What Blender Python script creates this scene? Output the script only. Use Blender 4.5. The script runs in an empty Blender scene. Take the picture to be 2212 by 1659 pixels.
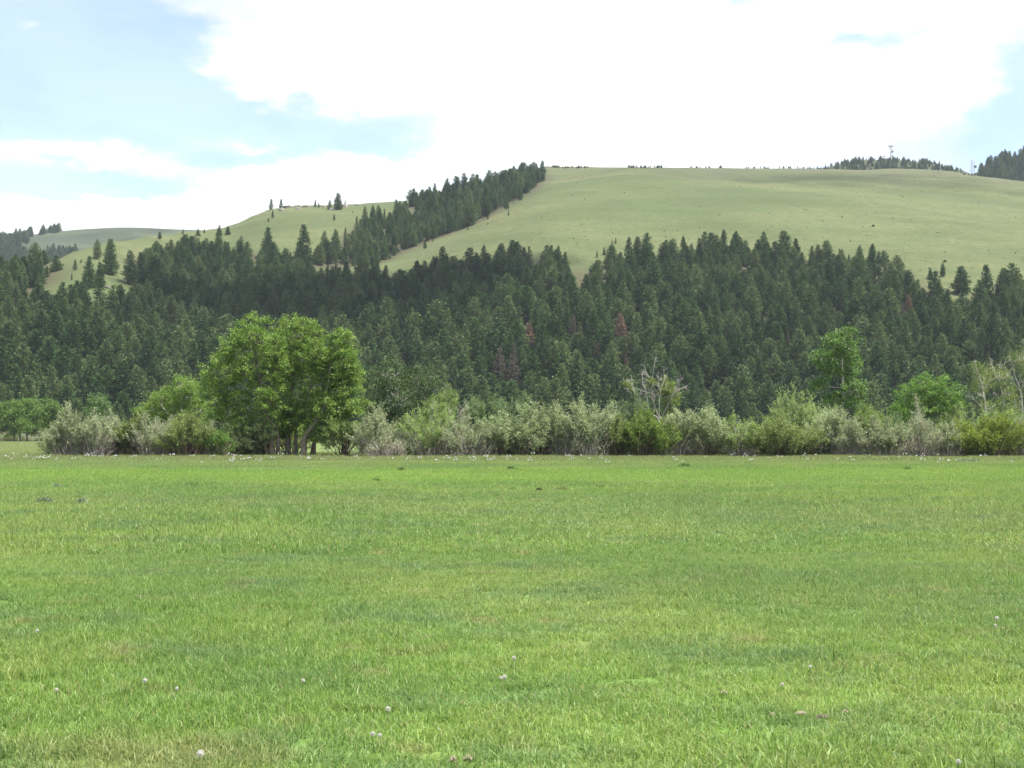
import bpy, math, random
import numpy as np
from math import radians, pi, atan, tan, sin, cos

# ------------------------------------------------------------------ camera, sky, sun, exposure
scene = bpy.context.scene
COL = scene.collection
CX, CY = 1106.0, 829.5            # centre of the photograph in its 2212 x 1659 view
F = CX / tan(radians(20.0))       # focal length in those pixels (40 degree lens)
HORIZON = 940.0
PITCH = atan((HORIZON - CY) / F)
EYE = 1.6

cam = bpy.data.cameras.new("camera")
cam.sensor_width = 36.0
cam.sensor_fit = 'HORIZONTAL'
cam.angle = radians(40.0)
cam.clip_start = 0.1
cam.clip_end = 20000.0
cam_ob = bpy.data.objects.new("camera", cam)
cam_ob.location = (0, 0, EYE)
cam_ob.rotation_euler = (radians(90) + PITCH, 0, 0)
COL.objects.link(cam_ob)
scene.camera = cam_ob

SUN_EL = radians(64.0)
SUN_AZ = radians(112.0)            # clockwise from +Y (the way the camera looks) towards +X
SUN_DIR = np.array([sin(SUN_AZ) * cos(SUN_EL), cos(SUN_AZ) * cos(SUN_EL), sin(SUN_EL)])
EXPOSURE = 1.2
SKY_STRENGTH = 0.116
CLOUD_STRENGTH = 0.62
HAZE = 0.00008

sun = bpy.data.lights.new("sun", 'SUN')
sun.energy = 4.6
sun.angle = radians(0.5)
sun.color = (1.0, 0.955, 0.88)
sun_ob = bpy.data.objects.new("sun", sun)
from mathutils import Vector
sun_ob.rotation_euler = Vector(SUN_DIR.tolist()).to_track_quat('Z', 'Y').to_euler()
sun_ob.location = (60, -40, 120)
COL.objects.link(sun_ob)

scene.view_settings.view_transform = 'Standard'
scene.view_settings.look = 'None'
scene.view_settings.exposure = EXPOSURE
scene.view_settings.gamma = 1.0
scene.view_settings.use_curve_mapping = False
scene.render.engine = 'CYCLES'
cy = scene.cycles
cy.max_bounces = 5
cy.diffuse_bounces = 2
cy.glossy_bounces = 2
cy.transmission_bounces = 4
cy.transparent_max_bounces = 24
cy.volume_bounces = 0
cy.use_denoising = True
cy.use_adaptive_sampling = True
cy.adaptive_threshold = 0.015
cy.caustics_reflective = False
cy.caustics_refractive = False
cy.sample_clamp_indirect = 4.0


def ray(px, py):
    """direction through a pixel of the 2212-wide photograph, scaled so that y = 1"""
    x = (px - CX) / F
    y = -(py - CY) / F
    d = (x, cos(PITCH) - y * sin(PITCH), sin(PITCH) + y * cos(PITCH))
    return d[0] / d[1], d[2] / d[1]       # X/Y and (Z-eye)/Y


def at(px, py, Y):
    u, e = ray(px, py)
    return np.array([u * Y, Y, EYE + e * Y])


def to_px(P):
    P = np.atleast_2d(P)
    d = P - np.array([0, 0, EYE])
    fwd = d[:, 1] * cos(PITCH) + d[:, 2] * sin(PITCH)
    up = -d[:, 1] * sin(PITCH) + d[:, 2] * cos(PITCH)
    return CX + F * d[:, 0] / fwd, CY - F * up / fwd


# ---- world: Nishita sky with broken summer cloud
world = bpy.data.worlds.new("World")
scene.world = world
world.use_nodes = True
NT = world.node_tree
NT.nodes.clear()


def wn(kind, **kw):
    n = NT.nodes.new(kind)
    for k, v in kw.items():
        setattr(n, k, v)
    return n


def wmath(op, a, b=None, c=None):
    n = wn('ShaderNodeMath', operation=op)
    for i, v in enumerate((a, b, c)):
        if v is None:
            continue
        if isinstance(v, (int, float)):
            n.inputs[i].default_value = v
        else:
            NT.links.new(v, n.inputs[i])
    return n.outputs[0]


sky = wn('ShaderNodeTexSky', sky_type='NISHITA')
sky.sun_disc = False
sky.sun_elevation = SUN_EL
sky.sun_rotation = SUN_AZ
sky.altitude = 1300
sky.air_density = 1.0
sky.dust_density = 1.0
sky.ozone_density = 0.8
tc = wn('ShaderNodeTexCoord')
nrm = wn('ShaderNodeVectorMath', operation='NORMALIZE')
NT.links.new(tc.outputs['Generated'], nrm.inputs[0])
scl = wn('ShaderNodeVectorMath', operation='MULTIPLY')
scl.inputs[1].default_value = (1.0, 1.0, 2.3)
NT.links.new(nrm.outputs[0], scl.inputs[0])
sep = wn('ShaderNodeSeparateXYZ')
NT.links.new(nrm.outputs[0], sep.inputs[0])


def wnoise(scale, detail, rough, off=0.0):
    n = wn('ShaderNodeTexNoise')
    n.inputs['Scale'].default_value = scale
    n.inputs['Detail'].default_value = detail
    n.inputs['Roughness'].default_value = rough
    o = wn('ShaderNodeVectorMath', operation='ADD')
    o.inputs[1].default_value = (off, off * 0.7, off * 1.3)
    NT.links.new(scl.outputs[0], o.inputs[0])
    NT.links.new(o.outputs[0], n.inputs['Vector'])
    return n.outputs[0]


warp1 = wmath('SUBTRACT', wnoise(14.0, 5, 0.6, 3.1), 0.5)
warp2 = wmath('SUBTRACT', wnoise(14.0, 5, 0.6, 8.7), 0.5)
az = wmath('MULTIPLY_ADD', warp1, 0.11, wmath('ARCTAN2', sep.outputs[0], sep.outputs[1]))
el = wmath('MULTIPLY_ADD', warp2, 0.055, wmath('ARCSINE', sep.outputs[2]))
dens = wmath('MULTIPLY_ADD', wnoise(9.0, 10, 0.66, 0.0), 1.25, wmath('MULTIPLY_ADD', wnoise(3.2, 3, 0.5, 5.0), 0.35, -0.175))
# blue openings (-) and banks (+) of the cloud field: centre x, y, half sizes in the photograph's pixels, amount
CLOUDS = [
    (130, 120, 300, 130, -0.52), (330, 225, 230, 70, -0.45), (800, 265, 150, 50, -0.52), (110, 402, 170, 34, -0.85), (60, 230, 160, 50, -0.45), (300, 398, 130, 20, -0.55),
    (500, 345, 120, 20, -0.60), (740, 322, 120, 20, -0.55), (520, 260, 160, 40, -0.40), (300, 50, 130, 90, -0.30), (700, 410, 40, 12, -0.5), (2195, 260, 50, 90, -0.60), (2180, 110, 70, 55, -0.45), (1840, 85, 110, 20, -0.60), (1640, 3, 60, 8, -0.4),
    (1450, 130, 760, 230, 0.50), (640, 50, 180, 70, 0.50), (640, 170, 170, 45, 0.40), (440, 150, 45, 16, 0.42), (540, 205, 90, 18, 0.35),
    (130, 312, 150, 30, 0.55), (300, 350, 110, 26, 0.50), (250, 260, 60, 18, 0.35), (590, 312, 70, 12, 0.40), (640, 395, 140, 28, 0.55), (820, 355, 110, 30, 0.50), (65, 50, 36, 20, 0.40), (25, 425, 40, 24, 0.7), (175, 440, 70, 20, 0.7), (420, 440, 220, 30, 0.7),
    (1106, 540, 1600, 60, 0.60),
]
for (bx, by, rx, ry, amp) in CLOUDS:
    u, e = ray(bx, by)
    azc, elc = math.atan(u), math.atan2(e, math.hypot(1, u))
    a = wmath('DIVIDE', wmath('SUBTRACT', az, azc), rx / F)
    b = wmath('DIVIDE', wmath('SUBTRACT', el, elc), ry / F)
    d2 = wmath('MULTIPLY_ADD', a, a, wmath('MULTIPLY', b, b))
    g = wmath('EXPONENT', wmath('MULTIPLY', d2, -0.8))
    dens = wmath('MULTIPLY_ADD', g, amp, dens)
mr = wn('ShaderNodeMapRange', interpolation_type='SMOOTHSTEP')
mr.inputs['From Min'].default_value = 0.34
mr.inputs['From Max'].default_value = 1.06
NT.links.new(dens, mr.inputs['Value'])
thin = wmath('MULTIPLY_ADD', mr.outputs[0], 0.78, 0.22)      # a thin veil lies over the blue as well
bg_sky = wn('ShaderNodeBackground')
bg_sky.inputs['Strength'].default_value = SKY_STRENGTH
NT.links.new(sky.outputs[0], bg_sky.inputs['Color'])
bg_cl = wn('ShaderNodeBackground')
shade = wn('ShaderNodeMix', data_type='RGBA')
shade.inputs[6].default_value = (0.66, 0.69, 0.73, 1)
shade.inputs[7].default_value = (1.0, 1.0, 1.0, 1)
mr2 = wn('ShaderNodeMapRange', interpolation_type='SMOOTHSTEP')
mr2.inputs['From Min'].default_value = 0.30
mr2.inputs['From Max'].default_value = 0.55
NT.links.new(wnoise(7.0, 7, 0.6, 13.0), mr2.inputs['Value'])
NT.links.new(mr2.outputs[0], shade.inputs[0])
NT.links.new(shade.outputs[2], bg_cl.inputs['Color'])
bg_cl.inputs['Strength'].default_value = CLOUD_STRENGTH
mixw = wn('ShaderNodeMixShader')
NT.links.new(thin, mixw.inputs[0])
NT.links.new(bg_sky.outputs[0], mixw.inputs[1])
NT.links.new(bg_cl.outputs[0], mixw.inputs[2])
wo = wn('ShaderNodeOutputWorld')
NT.links.new(mixw.outputs[0], wo.inputs['Surface'])
try:
    world.cycles.sampling_method = 'MANUAL'
    world.cycles.sample_map_resolution = 512
except Exception:
    pass

# ------------------------------------------------------------------ helpers
rng = np.random.default_rng(7)


def hash2(i, j, s):
    h = np.sin(i * 127.1 + j * 311.7 + s * 74.7) * 43758.5453
    return h - np.floor(h)


def vnoise(x, y, s=0):
    x = np.asarray(x, float); y = np.asarray(y, float)
    i, j = np.floor(x), np.floor(y)
    f, g = x - i, y - j
    f = f * f * (3 - 2 * f); g = g * g * (3 - 2 * g)
    a = hash2(i, j, s) * (1 - f) + hash2(i + 1, j, s) * f
    b = hash2(i, j + 1, s) * (1 - f) + hash2(i + 1, j + 1, s) * f
    return a * (1 - g) + b * g


def fbm(x, y, s=0, o=4):
    t, a, n = 0.0, 0.5, 0.0
    for k in range(o):
        t = t + a * vnoise(np.asarray(x) * 2 ** k, np.asarray(y) * 2 ** k, s + k * 3.3)
        n += a
        a *= 0.5
    return t / n


class MB:
    """collects vertices and faces, then becomes one mesh"""
    def __init__(self):
        self.v, self.f, self.t, self.m, self.n = [], [], [], [], 0

    def add(self, v, f, tone=0.5, mat=0):
        v = np.asarray(v, float).reshape(-1, 3)
        f = np.asarray(f, int)
        self.v.append(v)
        self.f.append(f + self.n)
        self.m.append(np.full(len(f), mat))
        t = np.asarray(tone, float)
        self.t.append(np.full(len(v), float(t)) if t.ndim == 0 else t)
        self.n += len(v)

    def mesh(self, name, mats, smooth=False):
        me = bpy.data.meshes.new(name)
        v = np.concatenate(self.v)
        me.vertices.add(len(v))
        me.vertices.foreach_set('co', v.astype(np.float32).ravel())
        loops = np.concatenate([f.ravel() for f in self.f])
        tot = np.concatenate([np.full(len(f), f.shape[1]) for f in self.f])
        start = np.concatenate([[0], np.cumsum(tot)[:-1]])
        me.loops.add(len(loops))
        me.loops.foreach_set('vertex_index', loops.astype(np.int32))
        me.polygons.add(len(tot))
        me.polygons.foreach_set('loop_start', start.astype(np.int32))
        me.polygons.foreach_set('material_index', np.concatenate(self.m).astype(np.int32))
        if smooth:
            me.polygons.foreach_set('use_smooth', np.ones(len(tot), bool))
        a = me.attributes.new('tone', 'FLOAT', 'POINT')
        a.data.foreach_set('value', np.concatenate(self.t).astype(np.float32))
        for m in (mats if isinstance(mats, (list, tuple)) else [mats]):
            me.materials.append(m)
        me.update(calc_edges=True)
        return me


def link(name, me, parent=None, loc=None):
    o = bpy.data.objects.new(name, me)
    COL.objects.link(o)
    if parent is not None:
        o.parent = parent
    if loc is not None:
        o.location = tuple(float(c) for c in loc)
    return o


def tag(o, label=None, cat=None, group=None, kind=None):
    if label: o['label'] = label
    if cat: o['category'] = cat
    if group: o['group'] = group
    if kind: o['kind'] = kind
    return o


def empty(name, loc, rz=0.0, s=1.0):
    o = bpy.data.objects.new(name, None)
    o.empty_display_size = 0.2
    COL.objects.link(o)
    o.location = tuple(float(c) for c in loc)
    o.rotation_euler = (0, 0, rz)
    o.scale = (s, s, s) if np.isscalar(s) else tuple(float(c) for c in s)
    return o


def norm(a):
    return a / (np.linalg.norm(a, axis=-1, keepdims=True) + 1e-9)


def tube(mb, pts, rad, sides=5, tone=0.5, mat=0):
    pts = np.asarray(pts, float)
    n = len(pts)
    rad = np.broadcast_to(np.asarray(rad, float), (n,))
    tan_ = norm(np.gradient(pts, axis=0))
    ref = np.array([0.31, 0.17, 0.93]) if abs(tan_[0, 2]) < 0.8 else np.array([0.95, 0.25, 0.1])
    a = norm(np.cross(tan_, ref))
    b = np.cross(tan_, a)
    th = np.arange(sides) / sides * 2 * pi
    ring = pts[:, None, :] + rad[:, None, None] * (np.cos(th)[None, :, None] * a[:, None, :] + np.sin(th)[None, :, None] * b[:, None, :])
    k = np.arange(sides)
    f = []
    for i in range(n - 1):
        f.append(np.stack([i * sides + k, i * sides + (k + 1) % sides, (i + 1) * sides + (k + 1) % sides, (i + 1) * sides + k], 1))
    mb.add(ring.reshape(-1, 3), np.concatenate(f), tone, mat)


def twigs(mb, A, B, w, tone=0.5, mat=0):
    """many straight twigs at once, each a three-sided spike from A to B"""
    A = np.asarray(A, float); B = np.asarray(B, float)
    n = len(A)
    w = np.broadcast_to(np.asarray(w, float), (n,))[:, None]
    d = norm(B - A)
    a = norm(np.cross(d, np.array([0.3, 0.5, 0.81])))
    b = np.cross(d, a)
    v = np.stack([A + a * w, A + (-0.5 * a + 0.87 * b) * w, A + (-0.5 * a - 0.87 * b) * w, B], 1).reshape(-1, 3)
    i = np.arange(n)[:, None] * 4
    f = np.concatenate([i + np.array([[0, 1, 3]]), i + np.array([[1, 2, 3]]), i + np.array([[2, 0, 3]])])
    t = np.asarray(tone, float)
    if t.ndim:
        t = np.repeat(t, 4)
    mb.add(v, f, t, mat)


def leaves(mb, C, D, L, Wd, tone, up=0.4, g=rng, mat=0):
    """diamond leaf quads at C, pointing along D"""
    n = len(C)
    D = norm(D)
    N = g.normal(size=(n, 3)) + np.array([0, 0, up])
    S = norm(np.cross(D, N))
    N = norm(np.cross(S, D))
    L = np.broadcast_to(L, (n,))[:, None]
    Wd = np.broadcast_to(Wd, (n,))[:, None]
    mid = C + D * L * 0.45 + N * L * 0.06
    v = np.stack([C, mid + S * Wd * 0.5, C + D * L - N * L * 0.05, mid - S * Wd * 0.5], 1).reshape(-1, 3)
    f = np.arange(n)[:, None] * 4 + np.array([[0, 1, 2, 3]])
    mb.add(v, f, np.repeat(np.broadcast_to(tone, (n,)), 4), mat)


# ------------------------------------------------------------------ materials
def new_mat(name):
    m = bpy.data.materials.new(name)
    m.use_nodes = True
    m.node_tree.nodes.clear()
    return m, m.node_tree.nodes, m.node_tree.links


def rgba(c):
    return (c[0], c[1], c[2], 1.0)


def mixc(N, Lk, fac, a, b, blend='MIX'):
    n = N.new('ShaderNodeMix')
    n.data_type = 'RGBA'
    n.blend_type = blend
    for s, v in ((n.inputs[0], fac), (n.inputs[6], a), (n.inputs[7], b)):
        if isinstance(v, (int, float)):
            s.default_value = v
        elif isinstance(v, tuple):
            s.default_value = rgba(v)
        else:
            Lk.new(v, s)
    return n.outputs[2]


def noise_node(N, Lk, scale, detail=3, rough=0.55, vec=None, stretch=None):
    n = N.new('ShaderNodeTexNoise')
    n.inputs['Scale'].default_value = scale
    n.inputs['Detail'].default_value = detail
    n.inputs['Roughness'].default_value = rough
    if vec is None:
        geo = N.new('ShaderNodeNewGeometry')
        vec = geo.outputs['Position']
    if stretch:
        s = N.new('ShaderNodeVectorMath'); s.operation = 'MULTIPLY'
        s.inputs[1].default_value = stretch
        Lk.new(vec, s.inputs[0])
        vec = s.outputs[0]
    Lk.new(vec, n.inputs['Vector'])
    return n.outputs[0]


def maprange(N, Lk, v, a, b, c=0.0, d=1.0, smooth=True):
    n = N.new('ShaderNodeMapRange')
    n.interpolation_type = 'SMOOTHSTEP' if smooth else 'LINEAR'
    n.inputs['From Min'].default_value = a; n.inputs['From Max'].default_value = b
    n.inputs['To Min'].default_value = c; n.inputs['To Max'].default_value = d
    Lk.new(v, n.inputs['Value'])
    return n.outputs[0]


def leaf_mat(name, dark, light, trans=0.35, gloss=0.25, obj_var=0.25, other=None, rough=0.5):
    """leaf colour between dark and light by the leaf's own tone, with a difference from plant to plant"""
    m, N, Lk = new_mat(name)
    at_ = N.new('ShaderNodeAttribute'); at_.attribute_name = 'tone'
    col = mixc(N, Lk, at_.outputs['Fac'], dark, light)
    oi = N.new('ShaderNodeObjectInfo')
    if other is not None:
        col = mixc(N, Lk, maprange(N, Lk, oi.outputs['Random'], 0.35, 1.0), col, mixc(N, Lk, at_.outputs['Fac'], tuple(0.6 * c for c in other), other))
    if obj_var:
        v = maprange(N, Lk, oi.outputs['Random'], 0, 1, 1 - obj_var, 1 + obj_var, False)
        hs = N.new('ShaderNodeHueSaturation')
        Lk.new(v, hs.inputs['Value'])
        Lk.new(col, hs.inputs['Color'])
        col = hs.outputs[0]
    p = N.new('ShaderNodeBsdfPrincipled')
    p.inputs['Roughness'].default_value = rough
    p.inputs['Specular IOR Level'].default_value = gloss
    Lk.new(col, p.inputs['Base Color'])
    t = N.new('ShaderNodeBsdfTranslucent')
    tcol = mixc(N, Lk, 1.0, col, (1.0, 1.0, 0.55), 'MULTIPLY')
    Lk.new(tcol, t.inputs['Color'])
    x = N.new('ShaderNodeMixShader')
    x.inputs[0].default_value = trans
    Lk.new(p.outputs[0], x.inputs[1]); Lk.new(t.outputs[0], x.inputs[2])
    o = N.new('ShaderNodeOutputMaterial')
    Lk.new(x.outputs[0], o.inputs['Surface'])
    return m


def bark_mat(name, a, b, scale=6.0, stretch=(3, 3, 0.7)):
    m, N, Lk = new_mat(name)
    n = noise_node(N, Lk, scale, 4, 0.6, stretch=stretch)
    at_ = N.new('ShaderNodeAttribute'); at_.attribute_name = 'tone'
    col = mixc(N, Lk, maprange(N, Lk, n, 0.35, 0.65), a, b)
    col = mixc(N, Lk, maprange(N, Lk, at_.outputs['Fac'], 0, 1, 0.0, 0.35), col, b)
    p = N.new('ShaderNodeBsdfPrincipled')
    p.inputs['Roughness'].default_value = 0.85
    p.inputs['Specular IOR Level'].default_value = 0.2
    Lk.new(col, p.inputs['Base Color'])
    bp = N.new('ShaderNodeBump'); bp.inputs['Strength'].default_value = 0.5; bp.inputs['Distance'].default_value = 0.03
    Lk.new(n, bp.inputs['Height']); Lk.new(bp.outputs[0], p.inputs['Normal'])
    o = N.new('ShaderNodeOutputMaterial'); Lk.new(p.outputs[0], o.inputs['Surface'])
    return m


def plain_mat(name, c, rough=0.6, metal=0.0, var=0.12):
    m, N, Lk = new_mat(name)
    n = noise_node(N, Lk, 3.0, 4)
    col = mixc(N, Lk, n, tuple(x * (1 - var) for x in c), tuple(min(1, x * (1 + var)) for x in c))
    p = N.new('ShaderNodeBsdfPrincipled')
    p.inputs['Roughness'].default_value = rough; p.inputs['Metallic'].default_value = metal
    Lk.new(col, p.inputs['Base Color'])
    o = N.new('ShaderNodeOutputMaterial'); Lk.new(p.outputs[0], o.inputs['Surface'])
    return m


M = {}
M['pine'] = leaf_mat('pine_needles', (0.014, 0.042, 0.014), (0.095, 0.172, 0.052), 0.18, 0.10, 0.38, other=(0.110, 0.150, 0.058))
M['pine_dead_red'] = leaf_mat('dead_red_needles', (0.14, 0.098, 0.076), (0.31, 0.210, 0.160), 0.15, 0.1, 0.1)
M['pine_dead_grey'] = leaf_mat('dead_grey_needles', (0.075, 0.062, 0.050), (0.165, 0.140, 0.115), 0.1, 0.1, 0.15)
M['pine_bark'] = bark_mat('pine_bark', (0.05, 0.035, 0.025), (0.13, 0.09, 0.065), 4)
M['cottonwood'] = leaf_mat('cottonwood_leaves', (0.084, 0.165, 0.030), (0.285, 0.400, 0.105), 0.40, 0.22, 0.05)
M['darkleaf'] = leaf_mat('dark_leaves', (0.040, 0.080, 0.026), (0.145, 0.200, 0.090), 0.30, 0.2, 0.05)
M['lightleaf'] = leaf_mat('light_leaves', (0.112, 0.203, 0.040), (0.277, 0.392, 0.108), 0.42, 0.2, 0.06)
M['poplar'] = leaf_mat('poplar_leaves', (0.060, 0.130, 0.030), (0.215, 0.335, 0.105), 0.34, 0.3, 0.04)
M['brightleaf'] = leaf_mat('bright_leaves', (0.083, 0.169, 0.035), (0.217, 0.351, 0.096), 0.42, 0.2, 0.05)
M['grove'] = leaf_mat('grove_leaves', (0.075, 0.143, 0.031), (0.163, 0.253, 0.066), 0.35, 0.2, 0.08)
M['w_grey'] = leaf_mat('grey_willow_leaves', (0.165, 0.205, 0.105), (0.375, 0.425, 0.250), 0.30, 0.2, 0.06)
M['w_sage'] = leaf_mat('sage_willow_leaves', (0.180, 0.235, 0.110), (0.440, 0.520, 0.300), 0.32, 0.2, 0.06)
M['w_green'] = leaf_mat('green_willow_leaves', (0.095, 0.165, 0.032), (0.245, 0.345, 0.085), 0.40, 0.2, 0.05)
M['w_light'] = leaf_mat('light_willow_leaves', (0.150, 0.235, 0.066), (0.340, 0.455, 0.165), 0.38, 0.2, 0.05)
M['w_olive'] = leaf_mat('olive_willow_leaves', (0.118, 0.170, 0.050), (0.285, 0.355, 0.128), 0.35, 0.2, 0.05)
M['w_yellow'] = leaf_mat('yellow_willow_leaves', (0.125, 0.180, 0.030), (0.305, 0.380, 0.085), 0.40, 0.2, 0.04)
M['w_dusty'] = leaf_mat('dusty_green_leaves', (0.084, 0.154, 0.056), (0.196, 0.287, 0.119), 0.3, 0.2, 0.05)
M['bark'] = bark_mat('cottonwood_bark', (0.075, 0.058, 0.042), (0.25, 0.21, 0.165))
M['pale_bark'] = bark_mat('pale_bark', (0.26, 0.235, 0.20), (0.50, 0.47, 0.41))
M['twig'] = bark_mat('grey_twigs', (0.20, 0.175, 0.15), (0.40, 0.36, 0.31), 2.0)
M['dead_twig'] = bark_mat('bleached_twigs', (0.22, 0.20, 0.175), (0.42, 0.39, 0.35), 2.0)
M['dark_twig'] = bark_mat('dark_stems', (0.055, 0.042, 0.030), (0.14, 0.11, 0.08), 2.0)
M['rock'] = bark_mat('ridge_rock', (0.16, 0.14, 0.12), (0.30, 0.27, 0.24), 0.5, (1, 1, 1))
M['steel'] = plain_mat('galvanised_steel', (0.55, 0.56, 0.57), 0.45, 0.6)
M['antenna'] = plain_mat('antenna_panels', (0.62, 0.63, 0.64), 0.5)
M['dish'] = plain_mat('grey_dish', (0.22, 0.24, 0.26), 0.5)
M['wood'] = bark_mat('weathered_wood', (0.12, 0.105, 0.07), (0.25, 0.22, 0.15), 20)
M['post'] = bark_mat('fence_post_wood', (0.16, 0.13, 0.11), (0.33, 0.29, 0.25), 8)

# ------------------------------------------------------------------ terrain
# crest of the main hill in the photograph: x, y and the distance at which it stands
CREST = np.array([
    (-900, 700, 560), (-400, 660, 580), (-150, 625, 590), (0, 598, 610), (60, 588, 630), (110, 566, 650), (160, 543, 665), (215, 524, 690), (330, 506, 760), (450, 496, 850), (500, 487, 890),
    (540, 469, 920), (580, 453, 950), (620, 445, 970), (690, 443, 985), (760, 441, 1000), (880, 434, 1015), (960, 414, 1030), (1060, 390, 1045), (1130, 370, 1050), (1180, 359, 1055),
    (1290, 361, 1060), (1500, 363, 1070), (1700, 364, 1080), (1800, 366, 1090), (1900, 369, 1095), (2000, 373, 1100), (2100, 379, 1100), (2212, 392, 1090), (2400, 425, 1060), (2700, 470, 1000), (3200, 560, 900)], float)
_u = np.array([ray(x, y)[0] for x, y, d in CREST])
_e = np.array([ray(x, y)[1] for x, y, d in CREST])
TOE = 432.0
# the wooded draw that runs up the hill, as points on the ground (filled below)
DRAW = np.array([(-130, 640), (-60, 745), (-10, 850), (20, 960), (30, 1040)], float)


def seg_dist(X, Y, P):
    best = np.full(np.shape(X), 1e9)
    for a, b in zip(P[:-1], P[1:]):
        d = b - a
        t = np.clip(((X - a[0]) * d[0] + (Y - a[1]) * d[1]) / (d @ d), 0, 1)
        best = np.minimum(best, np.hypot(X - a[0] - t * d[0], Y - a[1] - t * d[1]))
    return best


def hill_h(X, Y, raw=False):
    X = np.asarray(X, float); Y = np.asarray(Y, float)
    u = X / Y
    e = np.interp(u, _u, _e)
    yc = np.interp(u, _u, CREST[:, 2])
    zc = e * yc + EYE
    toe = TOE + 14 * (vnoise(X / 90, X * 0 + 3.3, 5) - 0.5)
    t = (Y - toe) / (yc - toe)
    tc_ = np.clip(t, 0, 1)
    s = tc_ * (1 + 0.42 * (1 - tc_))
    soft = np.clip(tc_ / 0.06, 0, 1)
    s = s * (0.55 + 0.45 * soft)
    z = zc * s
    env = np.clip(tc_ * 6, 0, 1) * np.clip((1 - tc_) * 5, 0, 1)
    z = z + env * (14 * (fbm(X / 170, Y / 260, 2) - 0.5) + 4.5 * (fbm(X / 42, Y / 60, 9) - 0.5))
    z = z - env * 9 * np.exp(-(seg_dist(X, Y, DRAW) / 42) ** 2)
    z = z + np.clip(tc_ * 6, 0, 1) * 0.9 * (fbm(X / 11, Y / 11, 4, 3) - 0.5)
    over = np.maximum(Y - yc, 0)
    z = z - over * 0.06 - (over ** 2) * 0.00025
    return np.where(t <= 0, -0.6 + 0.5 * np.clip(t * 8 + 1, 0, 1), z)


def hit_hill(px, py, hfun=None, y0=400, y1=1120, fallback=None):
    """where the ray through a pixel meets the hillside (array in, array out)"""
    hfun = hfun or hill_h
    px = np.atleast_1d(np.asarray(px, float)); py = np.atleast_1d(np.asarray(py, float))
    out = np.zeros((len(px), 3))
    Ys = np.arange(y0, y1, 1.5)
    for i, (a, b) in enumerate(zip(px, py)):
        u, e = ray(a, b)
        zr = EYE + e * Ys
        hz = hfun(u * Ys, Ys)
        k = np.nonzero(hz >= zr)[0]
        if len(k):
            y = Ys[k[0]]
        else:
            y = Ys[np.argmax((hz - zr))]
        out[i] = (u * y, y, float(hfun(np.array([u * y]), np.array([y]))[0]))
    return out


def grid_mesh(name, hfun, x0, x1, y0, y1, step, mat, stepy=None):
    stepy = stepy or step
    xs = np.arange(x0, x1 + 0.1, step); ys = np.arange(y0, y1 + 0.1, stepy)
    X, Y = np.meshgrid(xs, ys)
    Z = hfun(X, Y)
    v = np.stack([X, Y, Z], -1).reshape(-1, 3)
    nx = len(xs)
    i, j = np.meshgrid(np.arange(nx - 1), np.arange(len(ys) - 1))
    a = (j * nx + i).ravel()
    mb = MB()
    mb.add(v, np.stack([a, a + 1, a + nx + 1, a + nx], 1))
    return link(name, mb.mesh(name, mat, True))


def hill_material(name, tint=(1, 1, 1), forest=False):
    m, N, Lk = new_mat(name)
    geo = N.new('ShaderNodeNewGeometry')
    pos = geo.outputs['Position']
    big = noise_node(N, Lk, 0.006, 4, 0.55, pos, (1.0, 1.6, 2.4))
    mid = noise_node(N, Lk, 0.022, 8, 0.68, pos, (0.5, 1.0, 2.0))
    fine = noise_node(N, Lk, 0.40, 8, 0.78, pos, (0.7, 1.0, 1.0))
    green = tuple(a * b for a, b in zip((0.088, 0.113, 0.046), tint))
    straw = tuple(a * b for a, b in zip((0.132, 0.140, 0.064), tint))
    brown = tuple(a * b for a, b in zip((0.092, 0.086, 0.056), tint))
    c = mixc(N, Lk, maprange(N, Lk, big, 0.34, 0.66), green, straw)
    c = mixc(N, Lk, maprange(N, Lk, mid, 0.40, 0.66, 0, 0.75), c, tuple(0.80 * x for x in green))
    sepz = N.new('ShaderNodeSeparateXYZ'); Lk.new(pos, sepz.inputs[0])
    # browner and darker towards the top of the ridge
    top = maprange(N, Lk, sepz.outputs[2], 150, 205)
    nb = N.new('ShaderNodeMath'); nb.operation = 'MULTIPLY'
    Lk.new(top, nb.inputs[0]); Lk.new(maprange(N, Lk, mid, 0.35, 0.6, 0.25, 0.9), nb.inputs[1])
    c = mixc(N, Lk, nb.outputs[0], c, brown)
    c = mixc(N, Lk, maprange(N, Lk, fine, 0.38, 0.66, 0, 0.65), c, tuple(x * 0.60 for x in green))
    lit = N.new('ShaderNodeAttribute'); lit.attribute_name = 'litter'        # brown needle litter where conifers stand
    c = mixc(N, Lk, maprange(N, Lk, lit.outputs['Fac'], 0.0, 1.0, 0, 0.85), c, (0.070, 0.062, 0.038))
    p = N.new('ShaderNodeBsdfPrincipled'); p.inputs['Roughness'].default_value = 0.95; p.inputs['Specular IOR Level'].default_value = 0.1
    Lk.new(c, p.inputs['Base Color'])
    bp = N.new('ShaderNodeBump'); bp.inputs['Strength'].default_value = 0.6; bp.inputs['Distance'].default_value = 0.5
    Lk.new(fine, bp.inputs['Height']); Lk.new(bp.outputs[0], p.inputs['Normal'])
    o = N.new('ShaderNodeOutputMaterial'); Lk.new(p.outputs[0], o.inputs['Surface'])
    return m


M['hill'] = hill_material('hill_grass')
hillside = tag(grid_mesh('hillside', hill_h, -820, 1000, 400, 1500, 6.0, M['hill'], 5.0), 'grassy hillside rising behind the forest', kind='structure')


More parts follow.
